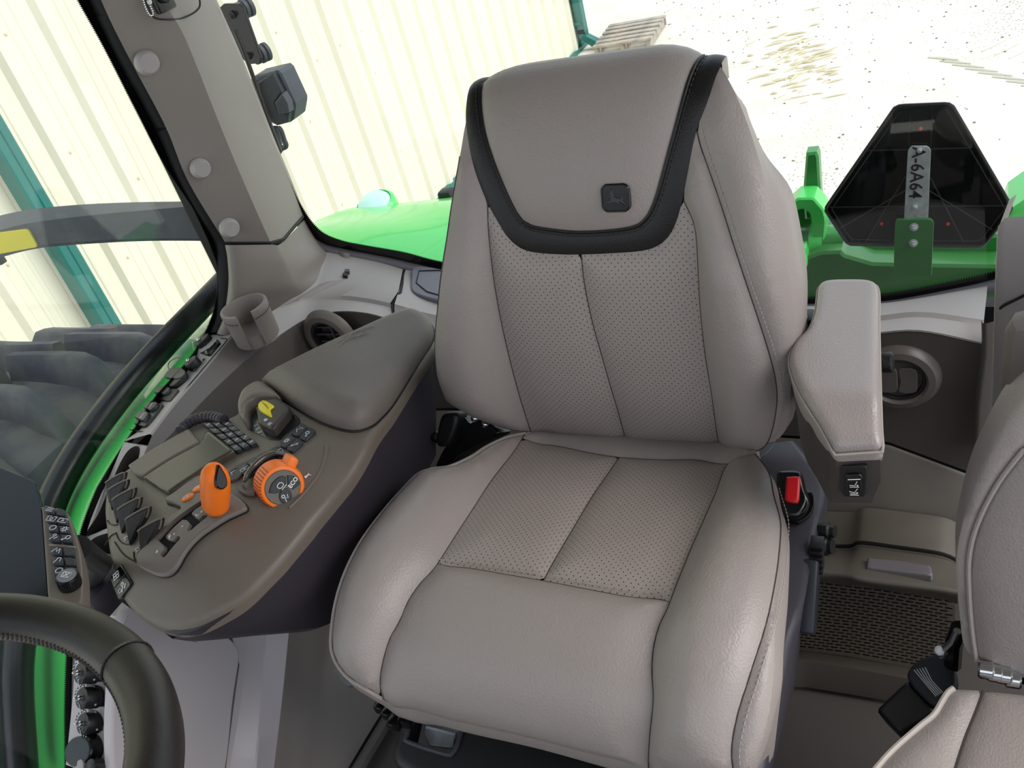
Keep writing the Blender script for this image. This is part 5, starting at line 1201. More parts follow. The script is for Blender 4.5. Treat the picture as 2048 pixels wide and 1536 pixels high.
for x, y in [(1310, 290), (1190, 435)]: MB().ball(onS(SLg, *Zl(x, y), .0045), .0022, 8).build('flange_screw', M_steel, t)
t = thing('round_connector', 'small black round connector with a wire-tethered cap, second on the ledge', 'connector', onS(SLg, 388, 728), LG)
q = onS(SLg, 391, 732, .0); MB().lathe([(.0135, 0), (.0135, .012), (.0125, .014), (.001, .0145)], q, LN, 28).build('cap', M_black, t)
q2 = q + LN * .0145 + np.array([-.004, -.001, 0]); MB().ball(q2, .0038, 10).build('cap_stud', M_chrome, t)
MB().tube(smooth([q2, onS(SLg, 366, 726, .014), onS(SLg, 348, 733, .012), onS(SLg, 343, 742, .008), onS(SLg, 352, 745, .004), onS(SLg, 371, 736, .002)], 40), .0009, 6).build('tether', M_slate, t)
for x, y in [(408, 720), (391, 741), (371, 735)]: MB().lathe([(.003, 0), (.003, .002), (.001, .003)], onS(SLg, x, y), LN, 10).build('panel_screw', M_black, t)
t = thing('power_socket', 'grey round flip-cap power socket, third on the ledge', 'socket', onS(SLg, 358, 760), LG)
MB().lathe([(.019, 0), (.019, .006), (.018, .008), (.016, .0085)], onS(SLg, 360, 764), LN, 30).build('socket_ring', M_black, t)
plate('flip_cap', SLg, [Zl(*p) for p in [(680, 770), (740, 690), (830, 655), (900, 665), (950, 710), (940, 760), (860, 800), (740, 790)]], M_key, t, lift=.011, bev=.002, n=50, skirt=.004, h=.006)
t = thing('socket_cover', 'black square socket cover with hinged lid, fourth on the ledge', 'socket', onS(SLg, 335, 790), LG)
plate('base', SLg, [Zl(*p) for p in [(520, 1015), (600, 880), (815, 900), (832, 918), (725, 1052), (700, 1056)]], M_black, t, lift=.004, bev=.001, sm=False, n=40, h=.006)
plate('lid', SLg, [Zl(*p) for p in [(540, 965), (610, 878), (735, 900), (742, 930), (690, 985), (670, 992)]], M_key, t, lift=.009, bev=.0015, sm=False, n=40, skirt=.005, h=.006)
t = thing('port_cover', 'pair of small black port covers marked AUX at the front end of the ledge', 'port', onS(SLg, 298, 832), LG)
plate('base', SLg, [Zl(*p) for p in [(262, 1345), (300, 1290), (480, 1070), (620, 1090), (632, 1110), (410, 1375), (390, 1380)]], M_black, t, lift=.004, bev=.001, sm=False, n=50, h=.006)
for pts, s_ in [([(290, 1285), (380, 1190), (470, 1225), (475, 1250), (420, 1330), (400, 1335)], 'AUX'), ([(405, 1165), (480, 1072), (580, 1095), (590, 1120), (515, 1195), (495, 1200)], 'USB')]:
    b = plate('lid', SLg, [Zl(*p) for p in pts], M_key, t, lift=.010, bev=.0015, sm=False, n=40, skirt=.006, h=.006)
    c_ = np.mean(pts, 0); text(s_, SLg, Zl(*c_), Zl(c_[0] + 30, c_[1] - 40), .0075, M_white, b, .0104)
# connectors on the lower sill
CN = _n(np.array([-.15, -.62, .77])); G6 = 'chained connectors on the lower sill'
CL = ['uppermost of the three chained connectors below the steering wheel rim', 'middle chained connector on the pale lower sill', 'lowest chained connector, above the open socket']
for i, (fl_, cp) in enumerate([([(164, 1318), (188, 1326), (191, 1332), (191, 1364), (168, 1364)], (160, 1346)), ([(174, 1366), (191, 1372), (194, 1378), (194, 1414), (176, 1414)], (163, 1396)), ([(178, 1416), (194, 1422), (197, 1428), (197, 1464), (180, 1464)], (165, 1447))]):
    o_ = A(fl_[2][0] - 4, np.mean([p[1] for p in fl_]), 'X', -.733) + CN * .02; SCn = plane(o_ + CN * .004, CN)
    t = thing('round_connector', 'black ' + CL[i], 'connector', o_, G6)
    plate('flange', SCn, fl_, M_blackgl, t, lift=.002, bev=.001, sm=False, n=40, skirt=.03, h=.006)
    cc_ = AP(cp[0] + 13, cp[1] + 2, o_ + CN * .006, CN); tip = AP(cp[0], cp[1], o_ + CN * .022, CN); ax_ = CN
    MB().lathe([(.0155, -.006), (.0155, .016), (.0145, .018), (.001, .0185)], tip - CN * .018, ax_, 28).build('cap', M_black, t)
    st_ = tip + CN * .001; MB().lathe([(.004, -.001), (.004, .004), (.002, .006), (.002, .010), (.001, .011)], st_, ax_, 12).build('cap_stud', M_chrome, t)
    MB().lathe([(.006, 0), (.006, .0008), (.004, .001)], tip, ax_, 16).build('cap_washer', M_slate, t)
    chain([st_ + CN * .008, AP(cp[0] - 4, cp[1] + 12, o_ + CN * .026, CN), AP(cp[0] - 1, cp[1] + 22, o_ + CN * .02, CN), AP(cp[0] + 8, cp[1] + 26, o_ + CN * .012, CN)], .0016, t)
    chain([AP(cp[0] + 4, cp[1] - 26, o_ + CN * .012, CN), AP(cp[0] - 9, cp[1] - 19, o_ + CN * .02, CN), AP(cp[0] - 13, cp[1] - 8, o_ + CN * .022, CN)], .0016, t)
    for k in (1, 3): MB().ball(AP(fl_[k][0] - 3, fl_[k][1] + (3 if k == 1 else -5), o_ + CN * .0065, CN), .0018, 8).build('flange_screw', M_steel, t)
o_ = A(190, 1495, 'X', -.733) + CN * .02; t = thing('open_socket', 'black power socket with its round lid flipped open, lowest on the sill', 'socket', o_)
q = AP(184, 1496, o_ + CN * .006, CN); MB().lathe([(.021, -.006), (.021, .012), (.019, .014), (.015, .012), (.014, -.004), (.001, -.004)], q, CN, 32, False).build('socket_cup', M_blackgl, t)
q = AP(157, 1503, o_ + CN * .022, CN); MB().lathe([(.021, -.002), (.021, .001), (.019, .003), (.001, .0032)], q, _n(CN + np.array([.5, -.1, .3])), 32).build('lid', mat('charcoal lid', '3f4446', .4), t)
MB().tube([AP(166, 1480, o_ + CN * .02, CN), AP(176, 1474, o_ + CN * .016, CN), AP(184, 1480, o_ + CN * .016, CN)], .003, 8).build('lid_strap', M_black, t)
for x, y in [(172, 1530), (196, 1530)]: MB().lathe([(.012, -.004), (.012, .012), (.009, .014), (.001, .014)], AP(x, y + 4, o_ + CN * .01, CN), CN, 20).build('round_plug', M_black if x > 180 else M_pale, t)
# connector at the top of the pillar
q0 = A(322, 2, 'X', -.745) + np.array([.002, 0, 0]); t = thing('pillar_connector', 'black chained connector in the hatch at the top of the pillar', 'connector', q0)
MB().box(q0 + np.array([.002, 0, .004]), (.012, .040, .040), None, .003).build('connector_block', M_blackgl, t)
MB().lathe([(.012, 0), (.012, .010), (.010, .012), (.001, .012)], q0 + np.array([.006, -.002, .008]), (1, -.3, 0), 20).build('cap', M_black, t)
chain([A(x, y, 'X', -.728) for x, y in [(287, 0), (291, 14), (298, 28), (305, 31), (306, 24), (302, 14), (298, 4)]], .0014, t)
MB().ball(A(299, 4, 'X', -.726), .004, 8).build('chain_tag', M_white, t)

# ================================================================== outside
ZG = -1.5
gm = mat('pale gravel', 'e3ddd0', .95, var=(2.2, .12), bump=(45, .8))
nt = gm.node_tree; bs = nt.nodes['Principled BSDF']; src = bs.inputs['Base Color'].links[0].from_socket
tcn = [n for n in nt.nodes if n.type == 'TEX_COORD'][0]
vo = nt.nodes.new('ShaderNodeTexVoronoi'); vo.inputs['Scale'].default_value = 26; nt.links.new(tcn.outputs['Object'], vo.inputs['Vector'])
n2 = nt.nodes.new('ShaderNodeTexNoise'); n2.inputs['Scale'].default_value = .55; n2.inputs['Detail'].default_value = 3; nt.links.new(tcn.outputs['Object'], n2.inputs['Vector'])
sub = nt.nodes.new('ShaderNodeMath'); sub.operation = 'MULTIPLY_ADD'; nt.links.new(n2.outputs[0], sub.inputs[0]); sub.inputs[1].default_value = .75; sub.inputs[2].default_value = -.27
lt = nt.nodes.new('ShaderNodeMath'); lt.operation = 'LESS_THAN'; nt.links.new(vo.outputs['Distance'], lt.inputs[0]); nt.links.new(sub.outputs[0], lt.inputs[1])
mx = nt.nodes.new('ShaderNodeMix'); mx.data_type = 'RGBA'; nt.links.new(lt.outputs[0], mx.inputs['Factor']); nt.links.new(src, mx.inputs['A']); mx.inputs['B'].default_value = (.30, .26, .20, 1); nt.links.new(mx.outputs['Result'], bs.inputs['Base Color'])
o = MB().box((0, 16, ZG - .05), (90, 70, .1)).build('ground', gm); struct(o, 'pale gravel yard'); GND = o
# loose stones and tyre ridges
rnd = random.Random(3); mb = MB()
for i in range(1500):
    y = rnd.uniform(6, 19); x = -3.1 + abs(rnd.gauss(0, 2.6)) if i % 3 else rnd.uniform(-3, 9)
    r = rnd.uniform(.004, .013)
    mb.lathe([(r * .6, -.3 * r), (r, .1 * r), (r * .5, .6 * r)], (x, y, ZG), (rnd.uniform(-.3, .3), rnd.uniform(-.3, .3), 1), 5)
o = mb.build('loose_stones', mat('grey stones', '8f8779', .9, var=(6, .4)), None, None, False)
tag(o, 'loose grey stones scattered over the pale gravel yard', 'stones', kind='stuff')
mb = MB()
for i in range(110):
    t = i / 110; cx_ = -1.35 + .55 * t + rnd.gauss(0, .14); cy_ = 9.2 - 1.5 * t + rnd.gauss(0, .3) 
    L = rnd.uniform(.05, .22); a = rnd.gauss(.5, .3); h = rnd.uniform(.004, .016)
    d = np.array([math.cos(a), math.sin(a), 0]); c = np.array([cx_, cy_, ZG])
    P = [c + d * L * s + np.array([0, 0, h * (1 - (2 * s - 1) ** 2) * .6]) for s in np.linspace(0, 1, 5)]
    mb.tube(P, [.004, h * .8, h, h * .8, .004], 5)
o = mb.build('mud_ridge', mat('dried mud', 'cdc2a6', .95, bump=(40, .6)), GND); o['kind'] = 'stuff'
mb = MB()
for i in range(46):
    for s in (-1, 1):
        c = np.array([.3 + i * .17 * .55 + s * .2, 8.2 - i * .12, ZG + .004]); d = np.array([.8, .25 + s * .75, 0]); d /= np.linalg.norm(d)
        mb.tube([c, c + d * .14, c + d * .27], [.006, .012, .004], 4)
o = mb.build('tyre_print', mat('print gravel', 'd6cfc1', .95), GND); o['kind'] = 'stuff'

# ---- metal building
XB = -3.57
M_wall = mat('cream wall steel', 'e0dcc8', .45, var=(.9, .04))
M_teal = mat('teal trim steel', '1f6f68', .4, var=(3, .1))
bld = thing('metal_building', 'long cream ribbed steel building wall with teal trim beside the tractor', 'building', (XB, 4.5, ZG))
prof = []
def rib(y): return [(y - .055, 0), (y - .024, .032), (y + .024, .032), (y + .055, 0)]
pr = [(0, 0)]
for k in range(3):
    y = k * .305 + .0
    pr += [(p, h) for p, h in [(y + .075, 0), (y + .098, .032), (y + .142, .032), (y + .165, 0), (y + .215, 0), (y + .222, .005), (y + .238, .005), (y + .245, 0), (y + .275, 0), (y + .282, .005), (y + .298, .005), (y + .305, 0)]]
pr = np.array(pr)
Z0, Z1 = ZG + .04, 3.6
V = np.array([[XB + h, y, z] for z in (Z0, Z1) for y, h in pr]); n = len(pr); F = [[i, i + 1, n + i + 1, n + i] for i in range(n - 1)]
wp = mesh('wall_panel', V - [0, 0, 0], F, M_wall, bld, smooth=False)
yb = 3.032 - .19 - 4 * .915
base = np.array(wp.location); first = True
for k in range(14):
    o = wp if first else wp.copy()
    if not first: COL.objects.link(o)
    o.location = base + np.array([.0012 * (k % 2), yb + k * .915, 0]); first = False
    if yb + (k + 1) * .915 > 9.6: break
yend = yb + (k + 1) * .915
# fasteners
mb = MB()
for z, st in ((.01, .305), (-.30, .915), (-.92, .915), (.295, .915), (.875, .915), (-1.38, .305), (1.6, .305)):
    y = 3.032 - 6 * .915
    while y < 9.7:
        mb.lathe([(.011, 0), (.011, .002), (.006, .003), (.006, .008), (.001, .009)], (XB, y, z), (1, 0, 0), 7); y += st
o = mb.build('wall_screw', mat('cream screw', 'cfc9ae', .4), bld); o['kind'] = 'stuff'
MB().box((XB + .012, 3.2, ZG + .02), (.05, 13.6, .06)).build('base_trim', M_teal, bld)
MB().box((XB - .14, 9.88, 1.05), (.34, .12, 5.1), bev=.008).build('corner_trim', M_teal, bld)
MB().box((XB - .45, 3.2, 3.7), (1.2, 13.8, .12)).build('eave', M_teal, bld)
MB().box((XB - 2.0, 9.9, 1.0), (3.6, .05, 5.0)).build('end_wall', M_wall, bld)
def downspout(y, label, elbow, zlo):
    mb = MB(); w_, d_ = .105, .09
    sec = lambda c, u, v: [c + u * a_ * w_ / 2 + v * b_ * d_ / 2 for a_, b_ in ((-1, -.8), (-.8, -1), (-.1, -1), (0, -.88), (.1, -1), (.8, -1), (1, -.8), (1, 1), (-1, 1))]
    c = np.array([XB + .09, y, 0.]); uy = np.array([0, 1., 0]); ux = np.array([-1., 0, 0])
    mb.rings([sec(c + np.array([0, 0, z]), uy, ux) for z in (3.6, 1.0, zlo)], True, True)
    t = mb.build('downspout', M_teal, bld, label, sharp=20)
    if elbow:
        d1 = np.array([.72, 0, -.7]); v = np.cross(uy, _n(d1))
        p0 = c + np.array([0, 0, zlo]); mb = MB()
        mb.rings([sec(p0 + np.array([0, 0, .05]), uy, ux), sec(p0 + np.array([.0, 0, -.03]), uy, _n(ux * .8 + v * .2)), sec(p0 + _n(d1) * .2, uy, v * (1 if v @ ux > 0 else -1))], True, True)
        mb.build('elbow', M_teal, t, sharp=20)
    for z in (zlo + .12, .9, 2.4):
        MB().box(c + np.array([-.03, 0, z]), (.075, w_ + .06, .03), None, .004).build('strap', M_teal, t)
    return t
downspout(2.655, 'teal downspout against the cream wall beyond the tyre', False, ZG + .1)
downspout(9.80, 'teal downspout with kicked-out elbow at the far building corner', True, -1.31)
# pallet by the corner
M_wood = mat('weathered wood', 'b6aca0', .85, var=(9, .35), bump=(60, .5))
pal = thing('wooden_pallet', 'weathered grey wooden pallet lying on gravel at the building corner', 'pallet', (-2.98, 9.9, ZG))
ca, sa = math.cos(.06), math.sin(.06); RR = np.array([[ca, sa, 0], [-sa, ca, 0], [0, 0, 1]])
def pbox(x, y, z, s): return MB().box(np.array([-2.97, 9.86, ZG]) + np.array([x * .58, y * .8, 0]) @ RR + np.array([0, 0, z]), s, RR, .004)
for x in (-.5, 0, .5): pbox(x, 0, .055, (.04, .8, .09)).build('stringer', M_wood, pal)
for y in (-.45, -.27, -.09, .12, .30, .45): pbox(0, y, .112, (.66, .09, .022)).build('plank', M_wood, pal)
pbox(0, .47, .07, (.66, .03, .1)).build('plank', M_wood, pal)

# ---- rear tyre seen through the side window
TY, TZ, TR = .86, -.52, .98
ty = thing('wheel_assembly', 'dusty ribbed tractor tyre under the dark marker arm', 'tyre', (-1.53, TY, ZG))
def tp(x, r, a): return np.array([x - .08, TY + r * math.sin(a), TZ + r * math.cos(a)])
AA = np.linspace(-math.pi, math.pi, 97)[:-1]
secs = [(-1.10, .50), (-1.07, .62), (-1.06, .75), (-1.09, .87), (-1.14, .935), (-1.25, .965), (-1.45, .975), (-1.65, .965), (-1.76, .935), (-1.80, .87), (-1.83, .75), (-1.80, .50)]
MB().rings([[tp(x, r, a) for a in AA] for x, r in secs], True, False).build('carcass', M_rubber, ty)
def lug(a0, s):
    xs = np.linspace(0, 1, 9); R = []
    for t in xs:
        x = -1.45 + s * (-.03 + .37 * t); a = a0 + (.02 * math.sin(t * 2.6) - .03 * t * t) * s; base = .972 - .10 * max(0, t - .72) / .28 - .0; h = .062 - .02 * max(0, t - .85) / .15
        wd = .015 + .006 * t
        R.append([tp(x, base - .02, a - wd * 1.9), tp(x, base + h * .2, a - wd * 1.35), tp(x, base + h * .85, a - wd * 1.0), tp(x, base + h, a - wd * .7), tp(x, base + h, a + wd * .7), tp(x, base + h * .85, a + wd * 1.0), tp(x, base + h * .2, a + wd * 1.35), tp(x, base - .02, a + wd * 1.9)])
    return MB().rings(R, True, True)
for k in range(-8, 8):
    for s, ph in ((1, 0), (-1, .08)):
        a = .22 + k * .157 + ph
        if -1.7 < a < 1.5: lug(a, s).build('tread_lug', M_rubber, ty, sharp=60)
MB().lathe([(.5, -.1), (.48, .02), (.3, .06), (.12, .1), (.001, .1)], (-1.24, TY, TZ), (1, 0, 0), 40).build('rim', mat('yellow rim', 'e6c81e', .4), ty)

# ---- green fender below the side window and the black grab tube
fo = C([(440, 640, 'X', -1.12), (400, 640, 'X', -1.12), (330, 712, 'X', -1.12), (255, 800, 'X', -1.12), (192, 885, 'X', -1.12), (142, 960, 'X', -1.12), (108, 1030, 'X', -1.12), (75, 1150, 'X', -1.12), (58, 1300, 'X', -1.12), (60, 1420, 'X', -1.12), (70, 1560, 'X', -1.12)], 70)
fin = b_ = C([(470, 640, 'X', -.90), (440, 680, 'X', -.90), (385, 740, 'X', -.90), (322, 815, 'X', -.90), (285, 865, 'X', -.90), (230, 945, 'X', -.90), (190, 1020, 'X', -.90), (165, 1110, 'X', -.90), (150, 1300, 'X', -.90), (150, 1420, 'X', -.90), (155, 1560, 'X', -.90)], 70)
fm = (fo + fin) / 2 + np.array([0, 0, .012])
fen = loft('fender', [fo + np.array([-.02, 0, -.12]), fo + np.array([-.01, 0, -.012]), fo, fm, fin, fin + np.array([.02, 0, -.1])], M_green_l, None, 'bright green curved fender strip outside the side window', n=70, smooth_across=True, sub=4)
tag(fen, None, 'fender')
tb = C([(470, 555, 'X', -1.02), (440, 588, 'X', -1.02), (385, 645, 'X', -1.02), (322, 712, 'X', -1.02), (250, 795, 'X', -1.02), (182, 885, 'X', -1.02), (136, 960, 'X', -1.02), (105, 1030, 'X', -1.02), (72, 1150, 'X', -1.02), (46, 1300, 'X', -1.02), (42, 1400, 'X', -1.02), (52, 1560, 'X', -1.02)], 80)
o = MB().tube(tb + np.array([0, 0, .012]), .0265, 14).build('grab_tube', mat('satin black tube', '14161a', .3, bump=(90, .1)), None, 'thick black tube curving along the green fender strip'); tag(o, None, 'tube')
# dark body below
o = MB().box((-.97, .55, -.45), (.14, 1.6, .72), None, .03).build('fuel_tank', M_black, None, 'dark tank beneath the green fender strip'); tag(o, None, 'tank')

# ---- marker arm with reflector over the tyre
arm = thing('marker_arm', 'dark grey bar reaching across the side window with yellow reflector', 'bar', A(200, 450, 'Y', 1.2))
ta = C([(-60, 446, 'Y', 1.26), (0, 431, 'Y', 1.26), (60, 419, 'Y', 1.26), (150, 410, 'Y', 1.26), (250, 405, 'Y', 1.26), (360, 403, 'Y', 1.26), (470, 402, 'Y', 1.26)], 50)
tr_ = C([(-60, 476, 'Y', 1.2), (0, 460, 'Y', 1.2), (60, 446, 'Y', 1.2), (150, 434, 'Y', 1.2), (250, 424, 'Y', 1.2), (380, 413, 'Y', 1.2), (470, 409, 'Y', 1.2)], 50)
tb1 = C([(-60, 530, 'Y', 1.2), (0, 508, 'Y', 1.2), (75, 491, 'Y', 1.2), (200, 481, 'Y', 1.2), (300, 477, 'Y', 1.2), (410, 477, 'Y', 1.2), (470, 477, 'Y', 1.2)], 50)
tb2 = tb1 + np.array([0, .01, -.011])
loft('bar', [ta + np.array([0, .03, -.06]), ta, tr_, tb1, tb1 + np.array([0, .008, -.002]), tb2, tb2 + np.array([0, .05, 0]), ta + np.array([0, .03, -.06])], M_mark, arm, n=50, sharp=25)
SR_ = plane(A(40, 480, 'Y', 1.2), (0, -1, 0))
plate('reflector', SR_, [(-50, 476), (0, 464), (54, 457), (60, 459), (78, 491), (76, 493), (0, 507), (-50, 519)], M_yellow, arm, 'yellow reflector strip', lift=.004, bev=.001, sm=False, n=60)
MB().box(A(-3, 516, 'Y', 1.215), (.02, .02, .03), None, .003).build('hook', M_mark, arm)

# ---- rear green bodywork through the rear window
f0 = C([(600, 470, 'Y', 1.50), (640, 500, 'Y', 1.48), (720, 520, 'Y', 1.46), (900, 555, 'Y', 1.45)], 40)
f1 = C([(618, 452, 'Y', 1.62), (660, 455, 'Y', 1.60), (760, 455, 'Y', 1.6), (920, 470, 'Y', 1.6)], 40)
f2 = C([(630, 444, 'Y', 1.74), (700, 431, 'Y', 1.74), (780, 424, 'Y', 1.74), (920, 411, 'Y', 1.74)], 40)
f3 = C([(634, 441, 'Y', 1.80), (690, 420, 'Y', 1.82), (780, 411, 'Y', 1.84), (920, 396, 'Y', 1.86)], 40)
rf = loft('rear_fender', [f0, f1, f2, f3, f3 + np.array([-.05, .1, -.06]), f3 + np.array([-.08, .16, -.25])], M_green_l, None, 'green rear fender below the rear window, left of the big seat', n=40, smooth_across=True, sub=4)
tag(rf, None, 'fender')
SF = plane((f2[20] + f3[20]) / 2, (0, -.5, .85))
q = A(748, 409, 'Y', 1.86)
MB().lathe([(.05, -.02), (.05, .0), (.042, .012), (.02, .02), (.001, .022)], q, (0, -.35, .93), 20).build('lamp_lens', mat('pale lens', 'c8efe6', .12), rf, 'pale lamp lens')
MB().lathe([(.06, -.03), (.06, -.005), (.052, .003), (.05, -.01)], q, (0, -.35, .93), 20).build('lamp_housing', M_green_l, rf)
q = A(894, 389, 'Y', 1.95); MB().box(q, (.04, .04, .03), None, .008).build('light_cluster', M_black, rf, 'dark light cluster')

# ---- hitch
hi = thing('rear_hitch', 'green rear hitch with lift arm, pivot shaft and upright lever', 'hitch', A(1800, 540, 'Y', 1.8))
def pp_(pts, Y, t, m, name, par=hi, bev=.006, sm=None, label=None):
    P = np.array([A(x, y, 'Y', Y) for x, y in pts])
    if sm: P = smooth(P, sm, True)
    return MB().prism(P, (0, -1, 0), t, bev).build(name, m, par, label, sharp=30)
pp_([(1575, 640), (1585, 560), (1600, 520), (1640, 505), (1682, 503), (1690, 511), (1745, 527), (1860, 530), (2010, 532), (2010, 660)], 1.80, .2, M_green_d, 'hitch_housing')
pp_([(1672, 460), (1685, 452), (1690, 485), (1770, 488), (2000, 470), (2005, 528), (1860, 529), (1745, 525), (1692, 510), (1676, 500)], 1.86, .12, M_green, 'cross_beam')
pp_([(1612, 307), (1633, 305), (1637, 314), (1642, 402), (1640, 440), (1610, 440), (1605, 393)], 1.9, .035, M_green, 'upright_lever', bev=.005)
ya = 1.84
P0_ = [(1553, 432), (1560, 428), (1594, 397), (1627, 396), (1648, 420), (1653, 440), (1648, 498), (1622, 500), (1623, 450), (1620, 428), (1605, 419), (1588, 424), (1576, 440), (1570, 480), (1555, 480)]
P = np.array([A(x, y, 'Y', ya) for x, y in P0_]); P = resamp(np.vstack([P, P[:1]]), 60, True); MB().prism(P, (0, -1, 0), .06, .004).build('lift_arm', M_green_l, hi, sharp=30)
pp_([(1570, 470), (1572, 430), (1600, 412), (1630, 415), (1635, 470)], 1.93, .03, M_green_d, 'arch_shade_fill')  # added dark sheet: stands for the shade inside the arm's arch
MB().box((.24, 1.93, -.42), (.40, .28, 1.05), None, .03).build('rear_frame', M_green_d, hi)
MB().box((.30, 1.60, -.75), (.5, .5, .6), None, .03).build('axle_housing', M_black, hi)
MB().box((.33, 2.0, -1.32), (.12, .5, .36), None, .02).build('drawbar', M_black, hi)
cA = A(1560, 484, 'Y', 1.87); cB = A(1622, 483, 'Y', 1.87); cC = A(1648, 482, 'Y', 1.87); cD = A(1690, 480, 'Y', 1.87)
MB().tube([cA, cB], .033, 24).build('pivot_shaft', M_green, hi)
MB().tube([cB, cC], .040, 24).build('shaft_collar', M_green_l, hi)
MB().tube([cC, cD], .035, 24).build('shaft_sleeve', M_green, hi)
pp_([(1570, 506), (1610, 500), (1617, 520), (1612, 548), (1606, 600), (1570, 600)], 1.80, .05, M_green_l, 'link_plate', bev=.006)
c = A(1589, 525, 'Y', 1.795)
MB().lathe([(.028, -.02), (.028, .004), (.025, .007), (.001, .007)], c, (0, -1, 0), 24).build('pin_boss', M_green_l, hi)
MB().lathe([(.017, 0), (.017, .012), (.015, .014), (.001, .014)], c, (0, -1, 0), 20).build('pin', M_green, hi)
MB().lathe([(.0035, 0), (.0035, .0155), (.001, .0155)], c, (0, -1, 0), 10).build('grease_point', M_black, hi)
o = pp_([(1990, 600), (2002, 462), (2018, 424), (2050, 402), (2110, 380), (2110, 600)], 2.06, .15, M_green_l, 'rear_fender', None, .01, None, 'green rear fender corner beyond the hitch, right of the sign'); tag(o, None, 'fender')

# ---- slow vehicle sign seen from behind
YS = 1.74
sg = thing('warning_sign', 'black back of a blunt triangular warning sign on a green bracket', 'sign', A(1838, 490, 'Y', YS))
SO = [(1789, 216), (1800, 211), (1896, 207), (1906, 213), (2022, 411), (2023, 419), (1970, 487), (1961, 492), (1700, 488), (1692, 483), (1652, 421), (1653, 413)]
Z7 = lambda x, y: (1448 + x * .293, 150 + y * .293)
SP_ = plane(A(1838, 350, 'Y', YS), (0, -1, 0))
plate('sign_plate', SP_, SO, M_signblk, sg, lift=.0, bev=.002, sm=False, n=160, skirt=.006, h=.02)
mb = MB()
P = pathS(SP_, SO, 120, .001, False, True); mb.tube(P, .0035, 6, False, True)
mb.build('sign_rim', M_black, sg)
for L_ in [[(985, 515), (1690, 495)], [(725, 900), (1935, 890)], [(1270, 240), (1262, 480)], [(1425, 235), (1410, 490)], [(1270, 370), (1415, 360)], [(1240, 690), (965, 1140)], [(1240, 785), (790, 1045)], [(1410, 700), (1635, 1140)], [(1405, 790), (1830, 1055)]]:
    q = SP_.uv([Z7(*p) for p in L_]); P = SP_.P(q) + SP_.N(q) * .001; MB().tube(P, .0012, 6).build('rib', M_black, sg)
inn = inset(pathS(SP_, SO, 120, .0005, False, True), np.array([0, -1., 0]), .011); MB().tube(inn, .0011, 5, False, True).build('rib', M_black, sg)
for p in [(1342, 365), (1075, 1015), (1528, 1015)]:
    MB().lathe([(.0035, -.001), (.0035, .002), (.001, .003)], onS(SP_, *Z7(*p)), (0, -1, 0), 10).build('rivet', M_redpr, sg, 'small red rivet')
SP2 = plane(A(1838, 350, 'Y', YS - .006), (0, -1, 0))
st = plate('mounting_strip', SP2, [(1824, 292), (1856, 292), (1862, 299), (1860, 340), (1856, 440), (1808, 440), (1814, 330), (1816, 299)], M_steel, sg, 'zinc mounting strip with handwriting', lift=.002, bev=.0006, sm=False, n=60, skirt=.004)
text('A-6A64', SP2, (1833, 345), (1829, 395), .0335, M_black, st, .0027, 'handwriting', bold=.0002)
for x, y in [(1839, 299), (1830, 413)]:
    MB().lathe([(.005, 0), (.005, .003), (.0025, .004), (.0025, .007), (.001, .007)], onS(SP2, x, y, .002), (0, -1, 0), 8).build('bolt', M_steel, st)
SP3 = plane(A(1838, 350, 'Y', YS - .012), (0, -1, 0))
gb_ = plate('support_bracket', SP3, [(1794, 439), (1862, 437), (1868, 444), (1863, 553), (1787, 551), (1790, 446)], M_green_d, sg, 'green support bracket', lift=.002, bev=.001, sm=False, n=60, skirt=.006)
for x, y in [(1828, 453), (1827, 485)]:
    mb = MB(); c = onS(SP3, x, y, .002); mb.lathe([(.0085, 0), (.0085, .0015), (.001, .0016)], c, (0, -1, 0), 16); mb.lathe([(.006, .001), (.006, .006), (.003, .007), (.003, .013), (.001, .0135)], c, (0, -1, 0), 6); mb.build('bolt', M_steel, gb_)

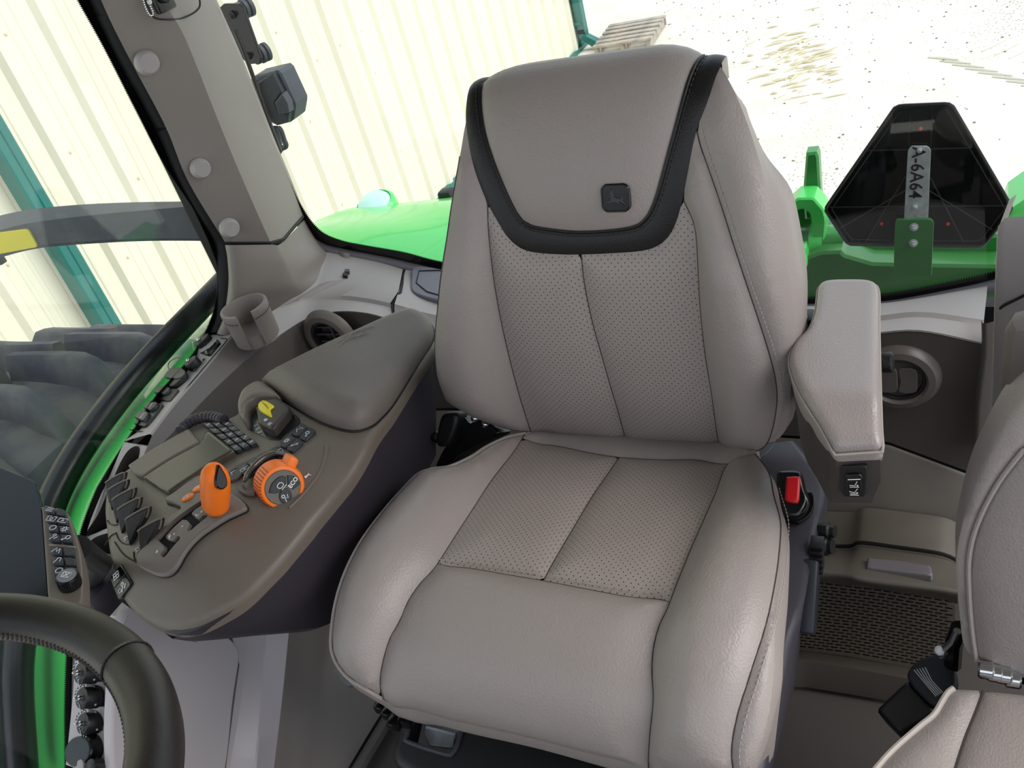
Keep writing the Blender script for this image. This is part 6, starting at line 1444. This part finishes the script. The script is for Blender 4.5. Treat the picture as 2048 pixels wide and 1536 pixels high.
# ---- lamp bracket and work lamp outside the pillar
br = thing('rubber_mount', 'black plate with two rubber pucks outside the rear window corner', 'mount', A(480, 70, 'Y', 1.52))
pp_([(432, 40), (436, 18), (447, 8), (478, 7), (486, 15), (522, 116), (519, 127), (495, 129), (470, 100)], 1.52, .006, M_blackgl, 'mount_plate', br, .001)
for x, y in [(478, 22), (512, 112)]:
    c = A(x, y, 'Y', 1.535); mb = MB(); mb.lathe([(.017, -.004), (.017, .004), (.014, .006), (.019, .009), (.019, .016), (.015, .018), (.019, .021), (.019, .028), (.012, .03)], c, (.45, 1, 0), 22); mb.build('rubber_puck', M_mark, br)
for x, y in [(465, 30), (496, 113)]:
    MB().lathe([(.008, 0), (.008, .004), (.005, .005), (.005, .012), (.001, .012)], A(x, y, 'Y', 1.519), (0, -1, 0), 8).build('bolt', M_black, br)
cb = C([(470, 60, 'Y', 1.49), (485, 95, 'Y', 1.49), (505, 150, 'Y', 1.49), (530, 220, 'Y', 1.49), (548, 270, 'Y', 1.49), (560, 302, 'Y', 1.49)], 40)
MB().tube(cb, .0045, 8).build('cable', M_black, br)
wl = thing('work_lamp', 'dark grey work lamp housing seen from behind, outside the rear window', 'lamp', A(550, 200, 'Y', 1.55))
pp_([(500, 160), (507, 153), (545, 144), (555, 142), (562, 148), (590, 208), (590, 216), (586, 240), (580, 245), (553, 252), (540, 246), (524, 215)], 1.56, .05, M_mark, 'lamp_body', wl, .004)
pp_([(515, 165), (543, 146), (563, 186), (549, 206), (557, 230), (577, 228), (575, 245), (553, 252), (538, 240), (522, 198)], 1.545, .02, mat('lamp back', '2f333b', .5), 'lamp_back', wl, .003)
pp_([(549, 206), (563, 188), (574, 206), (578, 226), (556, 230)], 1.53, .02, M_mark, 'connector_block', wl, .002)
for d_ in (0, 6): MB().tube(C([(508 + d_, 160 - d_ * .4, 'Y', 1.535), (507 + d_, 172, 'Y', 1.535), (514 + d_, 200, 'Y', 1.535), (530 + d_, 240, 'Y', 1.535)], 20), .003, 6).build('cooling_fin', M_mark, wl)
mb = MB(); mb.tube(C([(556, 255, 'Y', 1.54), (562, 262, 'Y', 1.54), (568, 280, 'Y', 1.54), (572, 292, 'Y', 1.54), (562, 298, 'Y', 1.54), (556, 308, 'Y', 1.54)], 24), .006, 8); mb.tube(C([(550, 255, 'Y', 1.55), (552, 270, 'Y', 1.55), (556, 290, 'Y', 1.55)], 10), .010, 8); mb.build('lamp_lead', M_mark, wl)
